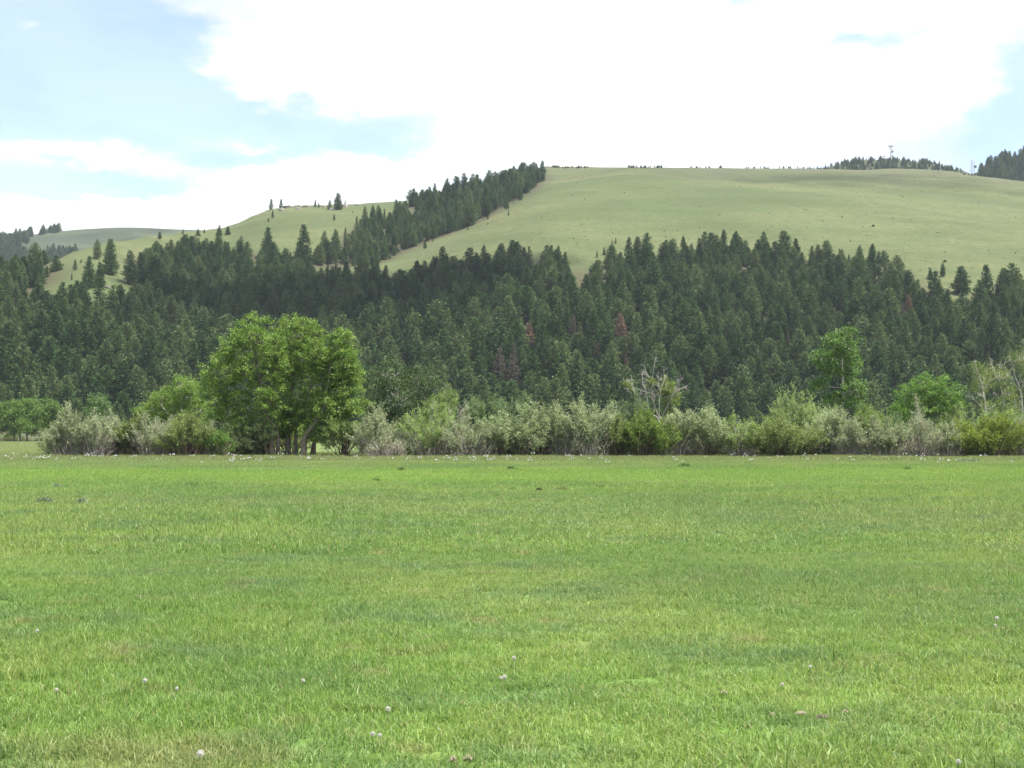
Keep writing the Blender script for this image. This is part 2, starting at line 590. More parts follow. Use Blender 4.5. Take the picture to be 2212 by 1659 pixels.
def ridge_fun(pts, Y0, width, drop=0.25):
    """a farther ridge whose skyline passes through the given pixels"""
    uu = np.array([ray(x, y)[0] for x, y in pts]); ee = np.array([ray(x, y)[1] for x, y in pts])

    def h(X, Y):
        X = np.asarray(X, float); Y = np.asarray(Y, float)
        e = np.interp(X / Y0, uu, ee)
        z = e * Y0 + EYE
        d = (Y - Y0) / width
        body = np.where(d < 0, 1 + 0.6 * d - d * d * 0.4, 1 - 0.5 * d * d)
        z = z * body + 5 * (fbm(X / 90, Y / 90, 21) - 0.5) * np.clip(np.abs(d) * 3, 0, 1)
        return np.maximum(z, -2)
    return h


far_left_h = ridge_fun([(-900, 640), (-300, 560), (-80, 527), (0, 517), (60, 508), (110, 500), (180, 494), (250, 490), (300, 490), (380, 494), (480, 497), (700, 520), (1200, 640)], 1750, 620)
knoll_h = ridge_fun([(1500, 480), (1640, 420), (1720, 385), (1775, 368), (1810, 353), (1850, 346), (1910, 344), (1960, 347), (2010, 351), (2050, 361), (2090, 371), (2160, 400), (2300, 470)], 1450, 400)
bump_h = ridge_fun([(1700, 420), (1800, 378), (1870, 365), (1930, 362), (2000, 364), (2060, 368), (2120, 378), (2250, 410), (2400, 470)], 1270, 300)
far_right_h = ridge_fun([(1980, 440), (2070, 392), (2105, 374), (2130, 362), (2160, 348), (2190, 341), (2240, 335), (2320, 330), (2500, 340), (2900, 420)], 1340, 300)
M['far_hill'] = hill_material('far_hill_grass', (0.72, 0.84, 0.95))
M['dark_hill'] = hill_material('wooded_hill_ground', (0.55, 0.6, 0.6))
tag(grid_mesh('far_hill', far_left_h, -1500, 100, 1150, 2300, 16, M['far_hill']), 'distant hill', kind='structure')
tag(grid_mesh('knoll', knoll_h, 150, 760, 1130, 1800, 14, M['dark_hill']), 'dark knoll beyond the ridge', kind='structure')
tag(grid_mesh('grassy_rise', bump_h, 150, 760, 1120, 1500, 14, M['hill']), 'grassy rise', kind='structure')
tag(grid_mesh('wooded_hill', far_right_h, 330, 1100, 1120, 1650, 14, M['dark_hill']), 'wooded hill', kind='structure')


# ---- meadow
DRY = (-1.75, 6.95, 0.0)          # a dry trodden spot near the camera


def meadow_colors(N, Lk):
    """colour of the meadow by place: lush, bluish, yellowish and dry patches"""
    geo = N.new('ShaderNodeNewGeometry')
    pos = geo.outputs['Position']
    sp = N.new('ShaderNodeSeparateXYZ'); Lk.new(pos, sp.inputs[0])
    flat = N.new('ShaderNodeCombineXYZ'); Lk.new(sp.outputs[0], flat.inputs[0]); Lk.new(sp.outputs[1], flat.inputs[1])
    v = flat.outputs[0]
    a = noise_node(N, Lk, 0.16, 4, 0.6, v, (1, 0.75, 1))
    b = noise_node(N, Lk, 0.55, 4, 0.6, v)
    c_ = noise_node(N, Lk, 0.045, 3, 0.5, v, (0.5, 1.2, 1))
    d = noise_node(N, Lk, 1.3, 3, 0.6, v)
    col = mixc(N, Lk, maprange(N, Lk, a, 0.40, 0.62), (0.136, 0.246, 0.050), (0.192, 0.290, 0.066))
    col = mixc(N, Lk, maprange(N, Lk, b, 0.44, 0.74, 0, 0.75), col, (0.102, 0.190, 0.074))
    col = mixc(N, Lk, maprange(N, Lk, c_, 0.40, 0.70, 0, 0.70), col, (0.142, 0.214, 0.080))
    # dry thatch showing in places
    col = mixc(N, Lk, maprange(N, Lk, d, 0.57, 0.75, 0, 0.6), col, (0.260, 0.245, 0.115))
    dv = N.new('ShaderNodeVectorMath'); dv.operation = 'DISTANCE'
    Lk.new(v, dv.inputs[0]); dv.inputs[1].default_value = DRY
    dn_ = N.new('ShaderNodeMath'); dn_.operation = 'MULTIPLY_ADD'
    Lk.new(d, dn_.inputs[0]); dn_.inputs[1].default_value = 1.6; Lk.new(dv.outputs['Value'], dn_.inputs[2])
    col = mixc(N, Lk, maprange(N, Lk, dn_.outputs[0], 0.9, 1.8, 0.42, 0), col, (0.270, 0.260, 0.110))
    # a wetter, brighter strip and the rough uncut edge below the willows
    yw = N.new('ShaderNodeMath'); yw.operation = 'MULTIPLY_ADD'
    Lk.new(b, yw.inputs[0]); yw.inputs[1].default_value = 14.0; Lk.new(sp.outputs[1], yw.inputs[2])
    s1 = maprange(N, Lk, yw.outputs[0], 50, 57); s2 = maprange(N, Lk, yw.outputs[0], 66, 76, 1, 0)
    mu = N.new('ShaderNodeMath'); mu.operation = 'MULTIPLY'; Lk.new(s1, mu.inputs[0]); Lk.new(s2, mu.inputs[1])
    mu2 = N.new('ShaderNodeMath'); mu2.operation = 'MULTIPLY'; Lk.new(mu.outputs[0], mu2.inputs[0]); mu2.inputs[1].default_value = 0.45
    col = mixc(N, Lk, mu2.outputs[0], col, (0.175, 0.315, 0.045))
    s3 = maprange(N, Lk, yw.outputs[0], 78, 92, 0, 0.6)
    col = mixc(N, Lk, s3, col, (0.200, 0.240, 0.095))
    return col, pos


def meadow_material():
    m, N, Lk = new_mat('meadow_ground')
    col, pos = meadow_colors(N, Lk)
    fine = noise_node(N, Lk, 9.0, 5, 0.7, pos)
    col = mixc(N, Lk, maprange(N, Lk, fine, 0.35, 0.7, 0.15, 0.7), col, (0.060, 0.085, 0.026))
    p = N.new('ShaderNodeBsdfPrincipled'); p.inputs['Roughness'].default_value = 0.95; p.inputs['Specular IOR Level'].default_value = 0.1
    Lk.new(col, p.inputs['Base Color'])
    bp = N.new('ShaderNodeBump'); bp.inputs['Strength'].default_value = 0.8; bp.inputs['Distance'].default_value = 0.06
    Lk.new(fine, bp.inputs['Height']); Lk.new(bp.outputs[0], p.inputs['Normal'])
    o = N.new('ShaderNodeOutputMaterial'); Lk.new(p.outputs[0], o.inputs['Surface'])
    return m


def grass_material(name, seed=False):
    m, N, Lk = new_mat(name)
    col, pos = meadow_colors(N, Lk)
    at_ = N.new('ShaderNodeAttribute'); at_.attribute_name = 'tone'
    tone = at_.outputs['Fac']
    dark = mixc(N, Lk, 1.0, col, (0.80, 0.85, 0.90), 'MULTIPLY')
    lite = mixc(N, Lk, 1.0, col, (2.1, 1.75, 2.3), 'MULTIPLY')
    c = mixc(N, Lk, maprange(N, Lk, tone, 0.0, 0.95), dark, lite)
    c = mixc(N, Lk, maprange(N, Lk, tone, 0.955, 0.965), c, (0.36, 0.31, 0.16))      # last year's straw
    p = N.new('ShaderNodeBsdfPrincipled'); p.inputs['Roughness'].default_value = 0.45; p.inputs['Specular IOR Level'].default_value = 0.4
    Lk.new(c, p.inputs['Base Color'])
    t = N.new('ShaderNodeBsdfTranslucent')
    Lk.new(mixc(N, Lk, 1.0, c, (1.0, 1.0, 0.65), 'MULTIPLY'), t.inputs['Color'])
    x = N.new('ShaderNodeMixShader'); x.inputs[0].default_value = 0.5
    Lk.new(p.outputs[0], x.inputs[1]); Lk.new(t.outputs[0], x.inputs[2])
    o = N.new('ShaderNodeOutputMaterial'); Lk.new(x.outputs[0], o.inputs['Surface'])
    return m


M['meadow'] = meadow_material()
M['grass'] = grass_material('grass_blades')
mb = MB()
mb.add([(-6000, -200, 0), (6000, -200, 0), (6000, 9000, 0), (-6000, 9000, 0)], [[0, 1, 2, 3]])
tag(link('meadow', mb.mesh('meadow', M['meadow'])), 'green meadow', kind='structure')


# ---- scattering of one uncountable growth over points (geometry nodes)
def scatter(name, P, rot, scl_, idx, meshes, label, cat):
    coll = bpy.data.collections.new(name + '_pieces')
    for i, me in enumerate(meshes):
        coll.objects.link(bpy.data.objects.new('%s_piece_%s' % (name, 'abcdefghijklmnopqrstuvwxyz'[i]), me))
    me = bpy.data.meshes.new(name)
    n = len(P)
    me.vertices.add(n)
    me.vertices.foreach_set('co', np.asarray(P, np.float32).ravel())
    for an, ty, val, key in (('rot', 'FLOAT_VECTOR', rot, 'vector'), ('scl', 'FLOAT_VECTOR', scl_, 'vector')):
        a = me.attributes.new(an, ty, 'POINT')
        a.data.foreach_set(key, np.asarray(val, np.float32).ravel())
    a = me.attributes.new('idx', 'INT', 'POINT')
    a.data.foreach_set('value', np.asarray(idx, np.int32))
    o = link(name, me)
    ng = bpy.data.node_groups.new(name, 'GeometryNodeTree')
    ng.interface.new_socket('Geometry', in_out='INPUT', socket_type='NodeSocketGeometry')
    ng.interface.new_socket('Geometry', in_out='OUTPUT', socket_type='NodeSocketGeometry')
    nn, ll = ng.nodes, ng.links
    gi, go = nn.new('NodeGroupInput'), nn.new('NodeGroupOutput')
    iop = nn.new('GeometryNodeInstanceOnPoints')
    ci = nn.new('GeometryNodeCollectionInfo')
    ci.inputs['Collection'].default_value = coll
    ci.inputs['Separate Children'].default_value = True
    ci.inputs['Reset Children'].default_value = True

    def attr(an, ty):
        a = nn.new('GeometryNodeInputNamedAttribute'); a.data_type = ty
        a.inputs['Name'].default_value = an
        return a.outputs['Attribute']
    e2r = nn.new('FunctionNodeEulerToRotation')
    ll.new(attr('rot', 'FLOAT_VECTOR'), e2r.inputs[0])
    ll.new(gi.outputs[0], iop.inputs['Points'])
    ll.new(ci.outputs[0], iop.inputs['Instance'])
    iop.inputs['Pick Instance'].default_value = True
    ll.new(attr('idx', 'INT'), iop.inputs['Instance Index'])
    ll.new(e2r.outputs[0], iop.inputs['Rotation'])
    ll.new(attr('scl', 'FLOAT_VECTOR'), iop.inputs['Scale'])
    ll.new(iop.outputs[0], go.inputs[0])
    md = o.modifiers.new('scatter', 'NODES')
    md.node_group = ng
    tag(o, label, cat, kind='stuff')
    return o


def grass_patch(g, size, n, hmin, hmax, wmin, wmax, lean=0.45, name='grass_patch', clump=0.0):
    """a square of separate bent blades"""
    B = np.zeros((n, 3))
    B[:, :2] = (g.random((n, 2)) - 0.5) * size
    if clump:
        c = (g.random((40, 2)) - 0.5) * size
        k = g.integers(0, 40, n)
        sel = g.random(n) < clump
        B[sel, :2] = c[k[sel]] + g.normal(size=(sel.sum(), 2)) * 0.035
    h = g.uniform(hmin, hmax, n) * (0.7 + 0.6 * vnoise(B[:, 0] * 4, B[:, 1] * 4, 3))
    w = g.uniform(wmin, wmax, n)
    h = np.where(g.random(n) < 0.02, h * 1.5, h)
    th = g.random(n) * 2 * pi
    ln = np.abs(g.normal(0, lean, n)) * h
    d = np.stack([np.cos(th), np.sin(th), 0 * th], 1)
    ph = g.random(n) * pi
    s = np.stack([np.cos(ph), np.sin(ph), 0 * ph], 1) * w[:, None] * 0.5
    up = np.array([0, 0, 1.0])
    mid = B + d * (ln * 0.35)[:, None] + up * (h * 0.62)[:, None]
    tip = B + d * (ln * 1.15)[:, None] + up * (np.maximum(h * (1 - 0.25 * (ln / h) ** 2), 0.3 * h))[:, None]
    v = np.stack([B - s, B + s, mid + s * 0.8, mid - s * 0.8, tip], 1).reshape(-1, 3)
    i = np.arange(n)[:, None] * 5
    tone = np.repeat(g.random(n), 5)
    mb = MB()
    mb.add(v, i + np.array([[0, 1, 2, 3]]), tone)
    mb.v.append(np.zeros((0, 3))); mb.t.append(np.zeros(0))
    mb.f.append(i + np.array([[3, 2, 4]])); mb.m.append(np.zeros(n, int))
    return mb.mesh(name, M['grass'])


gg = np.random.default_rng(11)
near = [grass_patch(gg, 1.15, 6500, 0.035, 0.095, 0.0035, 0.0065, 0.75, clump=0.25) for _ in range(4)]
farp = [grass_patch(gg, 2.3, 6500, 0.05, 0.13, 0.008, 0.015, 0.7, clump=0.2) for _ in range(3)]
tall = [grass_patch(gg, 2.3, 3200, 0.12, 0.26, 0.010, 0.020, 0.28) for _ in range(2)]
P, R_, S_, I_ = [], [], [], []


def field(y0, y1, step, k0, nk, zfun, umax=0.47):
    for y in np.arange(y0, y1, step):
        for x in np.arange(-umax * y - 2, umax * y + 2, step):
            jx, jy = gg.uniform(-0.15, 0.15, 2) * step
            P.append((x + jx, y + jy, 0.0)); R_.append((0, 0, gg.integers(0, 4) * pi / 2 + gg.normal(0, 0.2)))
            z = zfun(x, y)
            S_.append((1, 1, z)); I_.append(k0 + gg.integers(0, nk))


zvar = lambda x, y: 0.45 + 0.8 * float(fbm(x / 2.2, y / 3.0, 31, 3)) * (1 + 0.0 * y)
field(4.6, 20, 1.0, 0, 4, zvar)
field(20, 84, 2.0, 4, 3, lambda x, y: 0.6 + 0.8 * float(fbm(x / 5, y / 7, 31, 3)))
field(80, 128, 2.1, 4, 3, lambda x, y: 0.7 + 0.6 * float(fbm(x / 5, y / 7, 31, 3)))
field(86, 106, 2.2, 7, 2, lambda x, y: 0.55 + 0.8 * float(fbm(x / 4, y / 5, 37, 3)))
for y in np.arange(128, 338, 4.0):          # the meadow goes on to the far round trees
    for x in np.arange(-0.47 * y, -0.30 * y, 4.0):
        P.append((x, y, 0.0)); R_.append((0, 0, gg.random() * 6.28)); S_.append((2, 2, 1.5)); I_.append(4 + gg.integers(0, 3))
# coarser tufts here and there
tufts = [grass_patch(gg, 0.34, 150, 0.05, 0.105, 0.004, 0.007, 0.75) for _ in range(3)]
tq = gg.random((4200, 2))
ty = 5.5 + 62 * tq[:, 0] ** 1.6
tx = (tq[:, 1] - 0.5) * 0.94 * ty
tn = fbm(tx / 1.9, ty / 2.6, 57, 3)
for x, y, n_ in zip(tx, ty, tn):
    if n_ > 0.56:
        s = gg.uniform(0.6, 1.3)
        P.append((x, y, 0.0)); R_.append((0, 0, gg.random() * 6.28)); S_.append((s * 1.3, s, s * gg.uniform(0.6, 1.1))); I_.append(9 + gg.integers(0, 3))
scatter('grass', P, R_, S_, I_, near + farp + tall + tufts, 'short green meadow grass', 'grass')

# ------------------------------------------------------------------ conifers
def conifer(seed, H, R, t0, shape, droop=0.25, dens=1.0, gap=0.0):
    """returns (crown MB, trunk MB): whorls of branches with needle sprays round a tapering stem"""
    g = np.random.default_rng(seed)
    cr, tr = MB(), MB()
    lean = g.normal(0, 0.012, 2)
    zs = np.linspace(0, H * 0.985, 9)
    tube(tr, np.stack([lean[0] * zs, lean[1] * zs, zs - 0.4], 1), np.linspace(0.012 * H + 0.06, 0.02, 9), 6, 0.4)
    C, D, S, T = [], [], [], []
    z = t0 * H
    side = g.random(7) * 2 * pi
    while z < H * 0.975:
        t = min(0.999, max(0.0, (z / H - t0) / (1 - t0)))
        if shape == 'fir':
            prof = (1 - t) ** 0.86 * min(1, 0.78 + t * 2.2) + 0.02
        elif shape == 'pine':
            prof = (1 - t) ** 0.62 * min(1, 0.65 + t * 1.8)
        else:                                   # young and bushy to the ground
            prof = (1 - t ** 1.25) * min(1, 0.75 + t * 2)
        r = R * prof
        nb = int((5 + r * 2.2) * dens)
        for k in range(max(3, nb)):
            a = g.random() * 2 * pi
            if gap and g.random() < gap * (0.4 + t * 0):
                continue
            lump = 0.92 + 0.20 * sin(3 * a + side[int(t * 6)]) * sin(2 * a + side[3])
            L = max(0.35, r * g.uniform(0.62, 1.12) * lump)
            sl = -droop * (1 - t) + 0.55 * t + g.normal(0, 0.10)
            dirv = np.array([cos(a), sin(a), sl])
            base = np.array([lean[0] * z, lean[1] * z, z + g.normal(0, 0.12)])
            nc = max(2, int(L / 0.42))
            for s in np.linspace(0.28 if L > 1.2 else 0.15, 1.0, nc):
                p = base + dirv * L * s + np.array([0, 0, 0.10 * L * s * s])
                w = 0.22 * L * (1.1 - s) + 0.12
                for q in range(3):
                    C.append(p + g.normal(0, 1, 3) * np.array([w, w, 0.10]))
                    D.append(dirv * 0.9 + g.normal(0, 0.55, 3) + np.array([0, 0, 0.25]))
                    S.append(g.uniform(0.38, 0.70))
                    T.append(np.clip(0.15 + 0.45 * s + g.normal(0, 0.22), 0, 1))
        z += g.uniform(0.30, 0.46)
    # the leader
    for q in range(14):
        C.append(np.array([lean[0] * H, lean[1] * H, H * g.uniform(0.93, 1.0)]) + g.normal(0, 0.08, 3))
        D.append(np.array([0, 0, 1.0]) + g.normal(0, 0.4, 3)); S.append(0.45); T.append(0.7)
    C, D, S, T = map(np.array, (C, D, S, T))
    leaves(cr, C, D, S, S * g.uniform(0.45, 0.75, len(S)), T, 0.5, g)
    return cr, tr


PINES = []       # (height, crown mesh, trunk mesh, joined mesh)
for i, (H, R, t0, shp, dr, dn, gp) in enumerate([
        (15, 5.0, 0.05, 'fir', 0.30, 1.0, 0.0), (15, 4.4, 0.07, 'fir', 0.25, 1.0, 0.1), (15, 4.3, 0.09, 'pine', 0.15, 0.95, 0.12),
        (15, 4.2, 0.05, 'fir', 0.35, 1.05, 0.0), (15, 4.0, 0.12, 'pine', 0.10, 0.9, 0.2), (15, 3.7, 0.04, 'fir', 0.30, 1.0, 0.05),
        (15, 4.9, 0.04, 'pine', 0.2, 1.0, 0.05), (7, 2.0, 0.04, 'young', 0.05, 1.1, 0.0), (7, 1.55, 0.05, 'young', 0.1, 1.1, 0.0), (7, 2.9, 0.03, 'young', 0.1, 1.1, 0.0),
        (15, 3.6, 0.18, 'pine', 0.05, 0.75, 0.4), (15, 5.4, 0.02, 'young', 0.15, 0.8, 0.1), (15, 3.9, 0.30, 'pine', 0.0, 0.85, 0.25), (15, 3.0, 0.12, 'fir', 0.4, 0.8, 0.3)]):
    cr, tr = conifer(100 + i, H, R, t0, shp, dr, dn, gp)
    both = MB()
    both.v, both.f, both.t, both.m, both.n = list(cr.v), list(cr.f), list(cr.t), list(cr.m), cr.n
    both.v += tr.v; both.f += [f + cr.n for f in tr.f]; both.t += tr.t; both.m += [m + 1 for m in tr.m]
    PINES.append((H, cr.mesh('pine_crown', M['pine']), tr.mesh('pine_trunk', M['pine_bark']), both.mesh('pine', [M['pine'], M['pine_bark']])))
FIRS, YOUNG = [0, 1, 2, 3, 4, 5, 6], [7, 8, 9]
DEAD = {}
for key, sd, kind_ in (('red', 300, 'pine_dead_red'), ('grey', 301, 'pine_dead_grey')):
    cr, tr = conifer(sd, 15, 3.4, 0.10, 'fir', 0.25, 0.9, 0.15)
    DEAD[key] = (15, cr.mesh('dead_crown', M[kind_]), tr.mesh('dead_trunk', M['pale_bark']))

n_single = 0


def pine(pos, h, proto, label, group=None, wide=1.0, cat='pine tree', name='pine_tree', rz=None):
    global n_single
    H, crown, trunk = proto[0], proto[1], proto[2]
    s = h / H
    e = empty(name, pos, rng.random() * 2 * pi if rz is None else rz, (s * wide, s * wide, s))
    link('trunk', trunk, e)
    link('crown', crown, e)
    tag(e, label, cat, group)
    n_single += 1
    return e


# single conifers that stand out: base x, base y, height (photograph pixels), kind of tree, spread, label
LONE = [
    (585.5, 453, 23, 'y', 1.0, 'small pine at the left end of the rocky ridge, first on that skyline'),
    (607, 450, 20, 'y', 1.0, 'small pine on the rocky skyline, second from its left end'),
    (589, 471, 16, 'y', 0.9, 'young pine on the grass below the first two ridge pines'),
    (580, 479, 7, 'y', 1.1, 'tiny round conifer lowest below the left end of the ridge'),
    (681, 448, 16, 'y', 0.95, 'dark small pine halfway along the rocky skyline, taller of two'),
    (688.6, 448, 10, 'y', 1.1, 'low pine touching the right side of a taller one mid-skyline'),
    (712, 453, 20, 'y', 1.1, 'bushy pine left of the largest pine on the rocky skyline'),
    (730.5, 453.5, 37, 'f6', 1.1, 'largest broad pine on the rocky skyline'),
    (745.5, 446, 14, 'y', 0.6, 'thin half-bare pine right of the largest skyline pine'),
    (722, 476, 13, 'y', 0.95, 'lone young pine on the grass below the largest skyline pine'),
    (762, 460.5, 5, 'y', 1.0, 'tiny seedling conifer on the grass right of the skyline rocks'),
    (746, 513, 21, 'y', 0.8, 'lone dark conifer on the bare grass left of the wooded draw'),
    (771, 487, 20, 'y', 0.9, 'short conifer at the upper left tip of the wooded draw'),
    (788, 480, 35, 'f3', 1.0, 'slim grey-green conifer at the upper left of the wooded draw'),
    (805.5, 480, 36, 'f0', 1.0, 'conifer left of a pair at the upper side of the draw'),
    (817, 483, 41, 'f1', 1.0, 'tallest conifer of the group at the upper left of the draw'),
    (830, 471, 20, 'y', 0.8, 'small conifer between the upper group and the twin firs'),
    (856, 477, 46, 'f5', 1.1, 'left one of the twin firs reaching the ridge line'),
    (864, 477, 43, 'f3', 1.0, 'right one of the twin firs reaching the ridge line'),
    (889, 446, 28, 'f1', 1.0, 'leftmost conifer of the skyline cluster above the draw'),
    (899, 446, 30, 'f0', 1.0, 'second conifer of the skyline cluster above the draw'),
    (912, 446, 31, 'f6', 1.0, 'broad third conifer of the skyline cluster above the draw'),
    (927, 446, 33, 'f5', 1.0, 'pointed right end conifer of the skyline cluster above the draw'),
    (966, 430, 45, 'f0', 1.0, 'pointed conifer on the skyline left of three open-topped ones'),
    (984.5, 430, 51, 'f4', 0.9, 'open-topped conifer on the skyline, left of three'),
    (1002, 428, 55, 'f4', 0.9, 'tallest open-topped conifer on the skyline, middle of three'),
    (1022, 426, 51, 'f4', 1.0, 'open-topped conifer on the skyline, right of three'),
    (1070, 419, 50, 'f1', 1.0, 'pointed conifer on the skyline halfway up the last rise'),
    (1146, 391, 38, 'f2', 1.0, 'bushy conifer just left of the topmost ridge pine'),
    (1172, 382, 36, 'f6', 0.8, 'topmost pine where the wooded draw meets the bare ridge'),
    (1155, 394, 35, 'f3', 1.0, 'conifer below the topmost ridge pine'),
    (1013.5, 489, 70, 'f2', 1.0, 'large dark conifer at the lower edge of the draw, trunk showing'),
    (1048, 457, 53, 'f6', 0.8, 'dark conifer with a bare trunk at the grass edge of the draw'),
    (1094, 453, 32, 'f2', 0.9, 'round-topped pine standing clear on the grass right of the draw'),
    (1098.6, 466, 13, 'y', 0.6, 'thin sapling below the round-topped pine right of the draw'),
    (1123, 435, 37, 'f4', 0.8, 'slim pine at the grass edge near the top of the draw'),
    (1054, 474, 12, 'y', 0.9, 'low bushy sapling on the grass below the bare-trunked conifer'),
    (1010.5, 497, 9, 'y', 1.0, 'small bush-like conifer under the large dark one of the draw'),
    (1054, 486, 5, 'y', 1.0, 'seedling conifer alone on the grass right of the draw'),
    (918, 538, 20, 'y', 0.75, 'lone narrow conifer on the grass just below the draw'),
    (935.5, 523, 9, 'y', 0.6, 'thin sapling above the lone narrow conifer below the draw'),
    (852, 553, 17, 'y', 1.0, 'upper conifer of a pair on the grass tongue'),
    (841.6, 560, 14, 'y', 1.1, 'lower conifer of a pair on the grass tongue'),
    (814, 570, 22, 'y', 1.0, 'lone conifer at the foot of the grass tongue'),
    (691.5, 573, 48, 'f2', 1.1, 'broad dark conifer at the grassy gap with its trunk in view'),
    (725, 558, 62, 'f0', 0.95, 'tall pointed fir right of the grassy gap in the forest'),
    (700, 548, 50, 'f1', 1.0, 'pointed fir behind the broad conifer at the grassy gap'),
    (655, 563, 78, 'f5', 1.2, 'tallest fir left of the grassy gap in the forest'),
    (580, 557, 66, 'f3', 1.1, 'tall fir rising above the forest under the rocky ridge'),
    (238.5, 595, 79, 'f6', 0.85, 'tallest dark pine on the left shoulder of the hill'),
    (210, 560, 43, 'f2', 1.0, 'shorter pine just left of the tallest one on the shoulder'),
    (192, 622, 68, 'f0', 0.9, 'layered fir in front of the shoulder pines, left of two'),
    (215, 619, 54, 'f1', 0.95, 'layered fir in front of the shoulder pines, right of two'),
    (282, 614, 73, 'f2', 0.95, 'left one of two large pines above the small clearing'),
    (304, 614, 70, 'f6', 0.85, 'right one of two large pines above the small clearing'),
    (162, 583, 22, 'y', 0.8, 'small conical conifer alone on the left grass shoulder'),
    (155, 605, 14, 'y', 0.6, 'thin ragged sapling on the left grass shoulder'),
    (120.6, 586, 33, 'b', 1.25, 'wide round juniper at the right end of the leftmost grove'),
    (175, 568, 8, 'y', 0.9, 'tiny seedling conifer on the left grass shoulder'),
    (395, 507, 12, 'y', 0.9, 'small pine alone on the skyline over the left forest'),
    (474, 510, 24, 'f1', 1.1, 'pointed fir on the skyline at the right end of the left forest'),
    (492, 508, 19, 'f6', 1.2, 'rounded fir right beside the pointed one on the left skyline'),
    (441, 504, 10, 'y', 1.0, 'little round conifer on the left skyline before the far hill'),
    (428, 510, 16, 'f0', 1.2, 'small skyline fir left of the little round one'),
    (345, 517, 17, 'f2', 1.1, 'small fir on the skyline above the left forest edge'),
    (82, 634, 45, 'f0', 0.7, 'narrow dark fir in front of the left grass shoulder'),
    (52, 628, 28, 'f1', 0.9, 'small dark fir left of the narrow one by the shoulder'),
    (1785, 575, 55, 'f6', 1.25, 'broad dark pine standing out of the forest edge, right half'),
    (1755, 575, 43, 'f3', 1.1, 'conifer at the left of the broad dark pine'),
    (1768, 574, 46, 'f2', 1.0, 'conifer between the broad dark pine and its left neighbour'),
    (1814, 571, 33, 'f5', 0.9, 'narrow fir right of the broad dark pine'),
    (1834, 569, 19, 'y', 1.1, 'low round conifer in the gap right of the narrow fir'),
    (1857, 569, 39, 'f2', 1.0, 'loose-crowned conifer right of the low round one'),
    (1882, 566, 35, 'f0', 1.0, 'pointed fir right of the loose-crowned conifer'),
    (1898, 568, 26, 'f1', 1.1, 'shorter fir leaning on the pointed one at the forest edge'),
    (2009.5, 604, 26, 'f1', 1.0, 'small fir with its shadow on the open slope, left of two'),
    (2037, 600, 31, 'f2', 0.9, 'small fir on the open slope, right of two'),
    (2076, 636, 60, 'f6', 1.25, 'wide bushy pine at the grass edge near the right margin'),
    (2020.5, 674, 88, 'f0', 1.15, 'tall layered fir with drooping branches near the right margin'),
    (1837, 523, 5, 'y', 0.9, 'tiny seedling conifer alone on the big bare slope'),
    (1987.6, 586, 4.5, 'y', 0.9, 'tiny seedling on the slope above the two small firs'),
    (1719, 551, 35, 'b', 0.8, 'bushy conifer at the upper right end of the mid forest'),
    (1322, 532, 14, 'y', 0.8, 'topmost small conifer left above the mid forest, left of two'),
    (1330, 527, 12, 'y', 0.7, 'topmost small conifer left above the mid forest, right of two'),
    (1305, 552, 17, 'y', 0.8, 'small conifer on the grass notch edge'),
    (1290, 557, 15, 'y', 0.8, 'sapling at the left corner of the mid forest'),
    (1107, 580, 62, 'f6', 0.95, 'tall dark conifer, right one of the paired tops by the notch'),
    (1082, 580, 55, 'f2', 1.1, 'dark broad conifer, left one of the paired tops by the notch'),
    (1190, 580, 50, 'f1', 1.0, 'pointed dark fir left of the grass notch'),
    (1206, 580, 48, 'f0', 1.0, 'pointed dark fir nearer the grass notch'),
    (1221.5, 581, 36, 'f3', 1.1, 'last dark fir at the edge of the grass notch'),
    (1359.5, 579, 66, 'f5', 1.1, 'narrow fir at the top left of the mid forest'),
    (1378, 574, 62, 'f6', 0.9, 'round-topped pine beside the narrow fir of the mid forest'),
    (1397, 574, 70, 'f4', 1.0, 'open-branched tallest fir of the mid forest, left part'),
    (1452, 587, 71, 'f2', 1.15, 'bulky dark pine of the mid forest'),
    (1536.6, 562, 60, 'f6', 1.15, 'broad-topped pine highest on the mid forest outline'),
    (1510, 565, 50, 'f5', 1.0, 'narrow fir left of the broad-topped pine'),
    (1591, 558, 57, 'f0', 1.0, 'fir right of the broad-topped pine'),
    (1651, 558, 57, 'f3', 1.1, 'fir at the crown of the mid forest, right of centre'),
]
PICK = {'y': None, 'b': 9}
lp = hit_hill([l[0] for l in LONE], [l[1] for l in LONE])
taken, STAND = [], []
DEAD_H = set()
for (px, py, hp, kd, wd, lab), pos in zip(LONE, lp):
    h = hp * pos[1] / F
    k = rng.integers(7, 9) if kd == 'y' else (9 if kd == 'b' else int(kd[1]))
    pine(pos - np.array([0, 0, 0.1]), h, PINES[k], lab, 'conifers that stand clear on the hill', wd)
    taken.append(pos[:2]); STAND.append((px, py, hp, pos[1]))
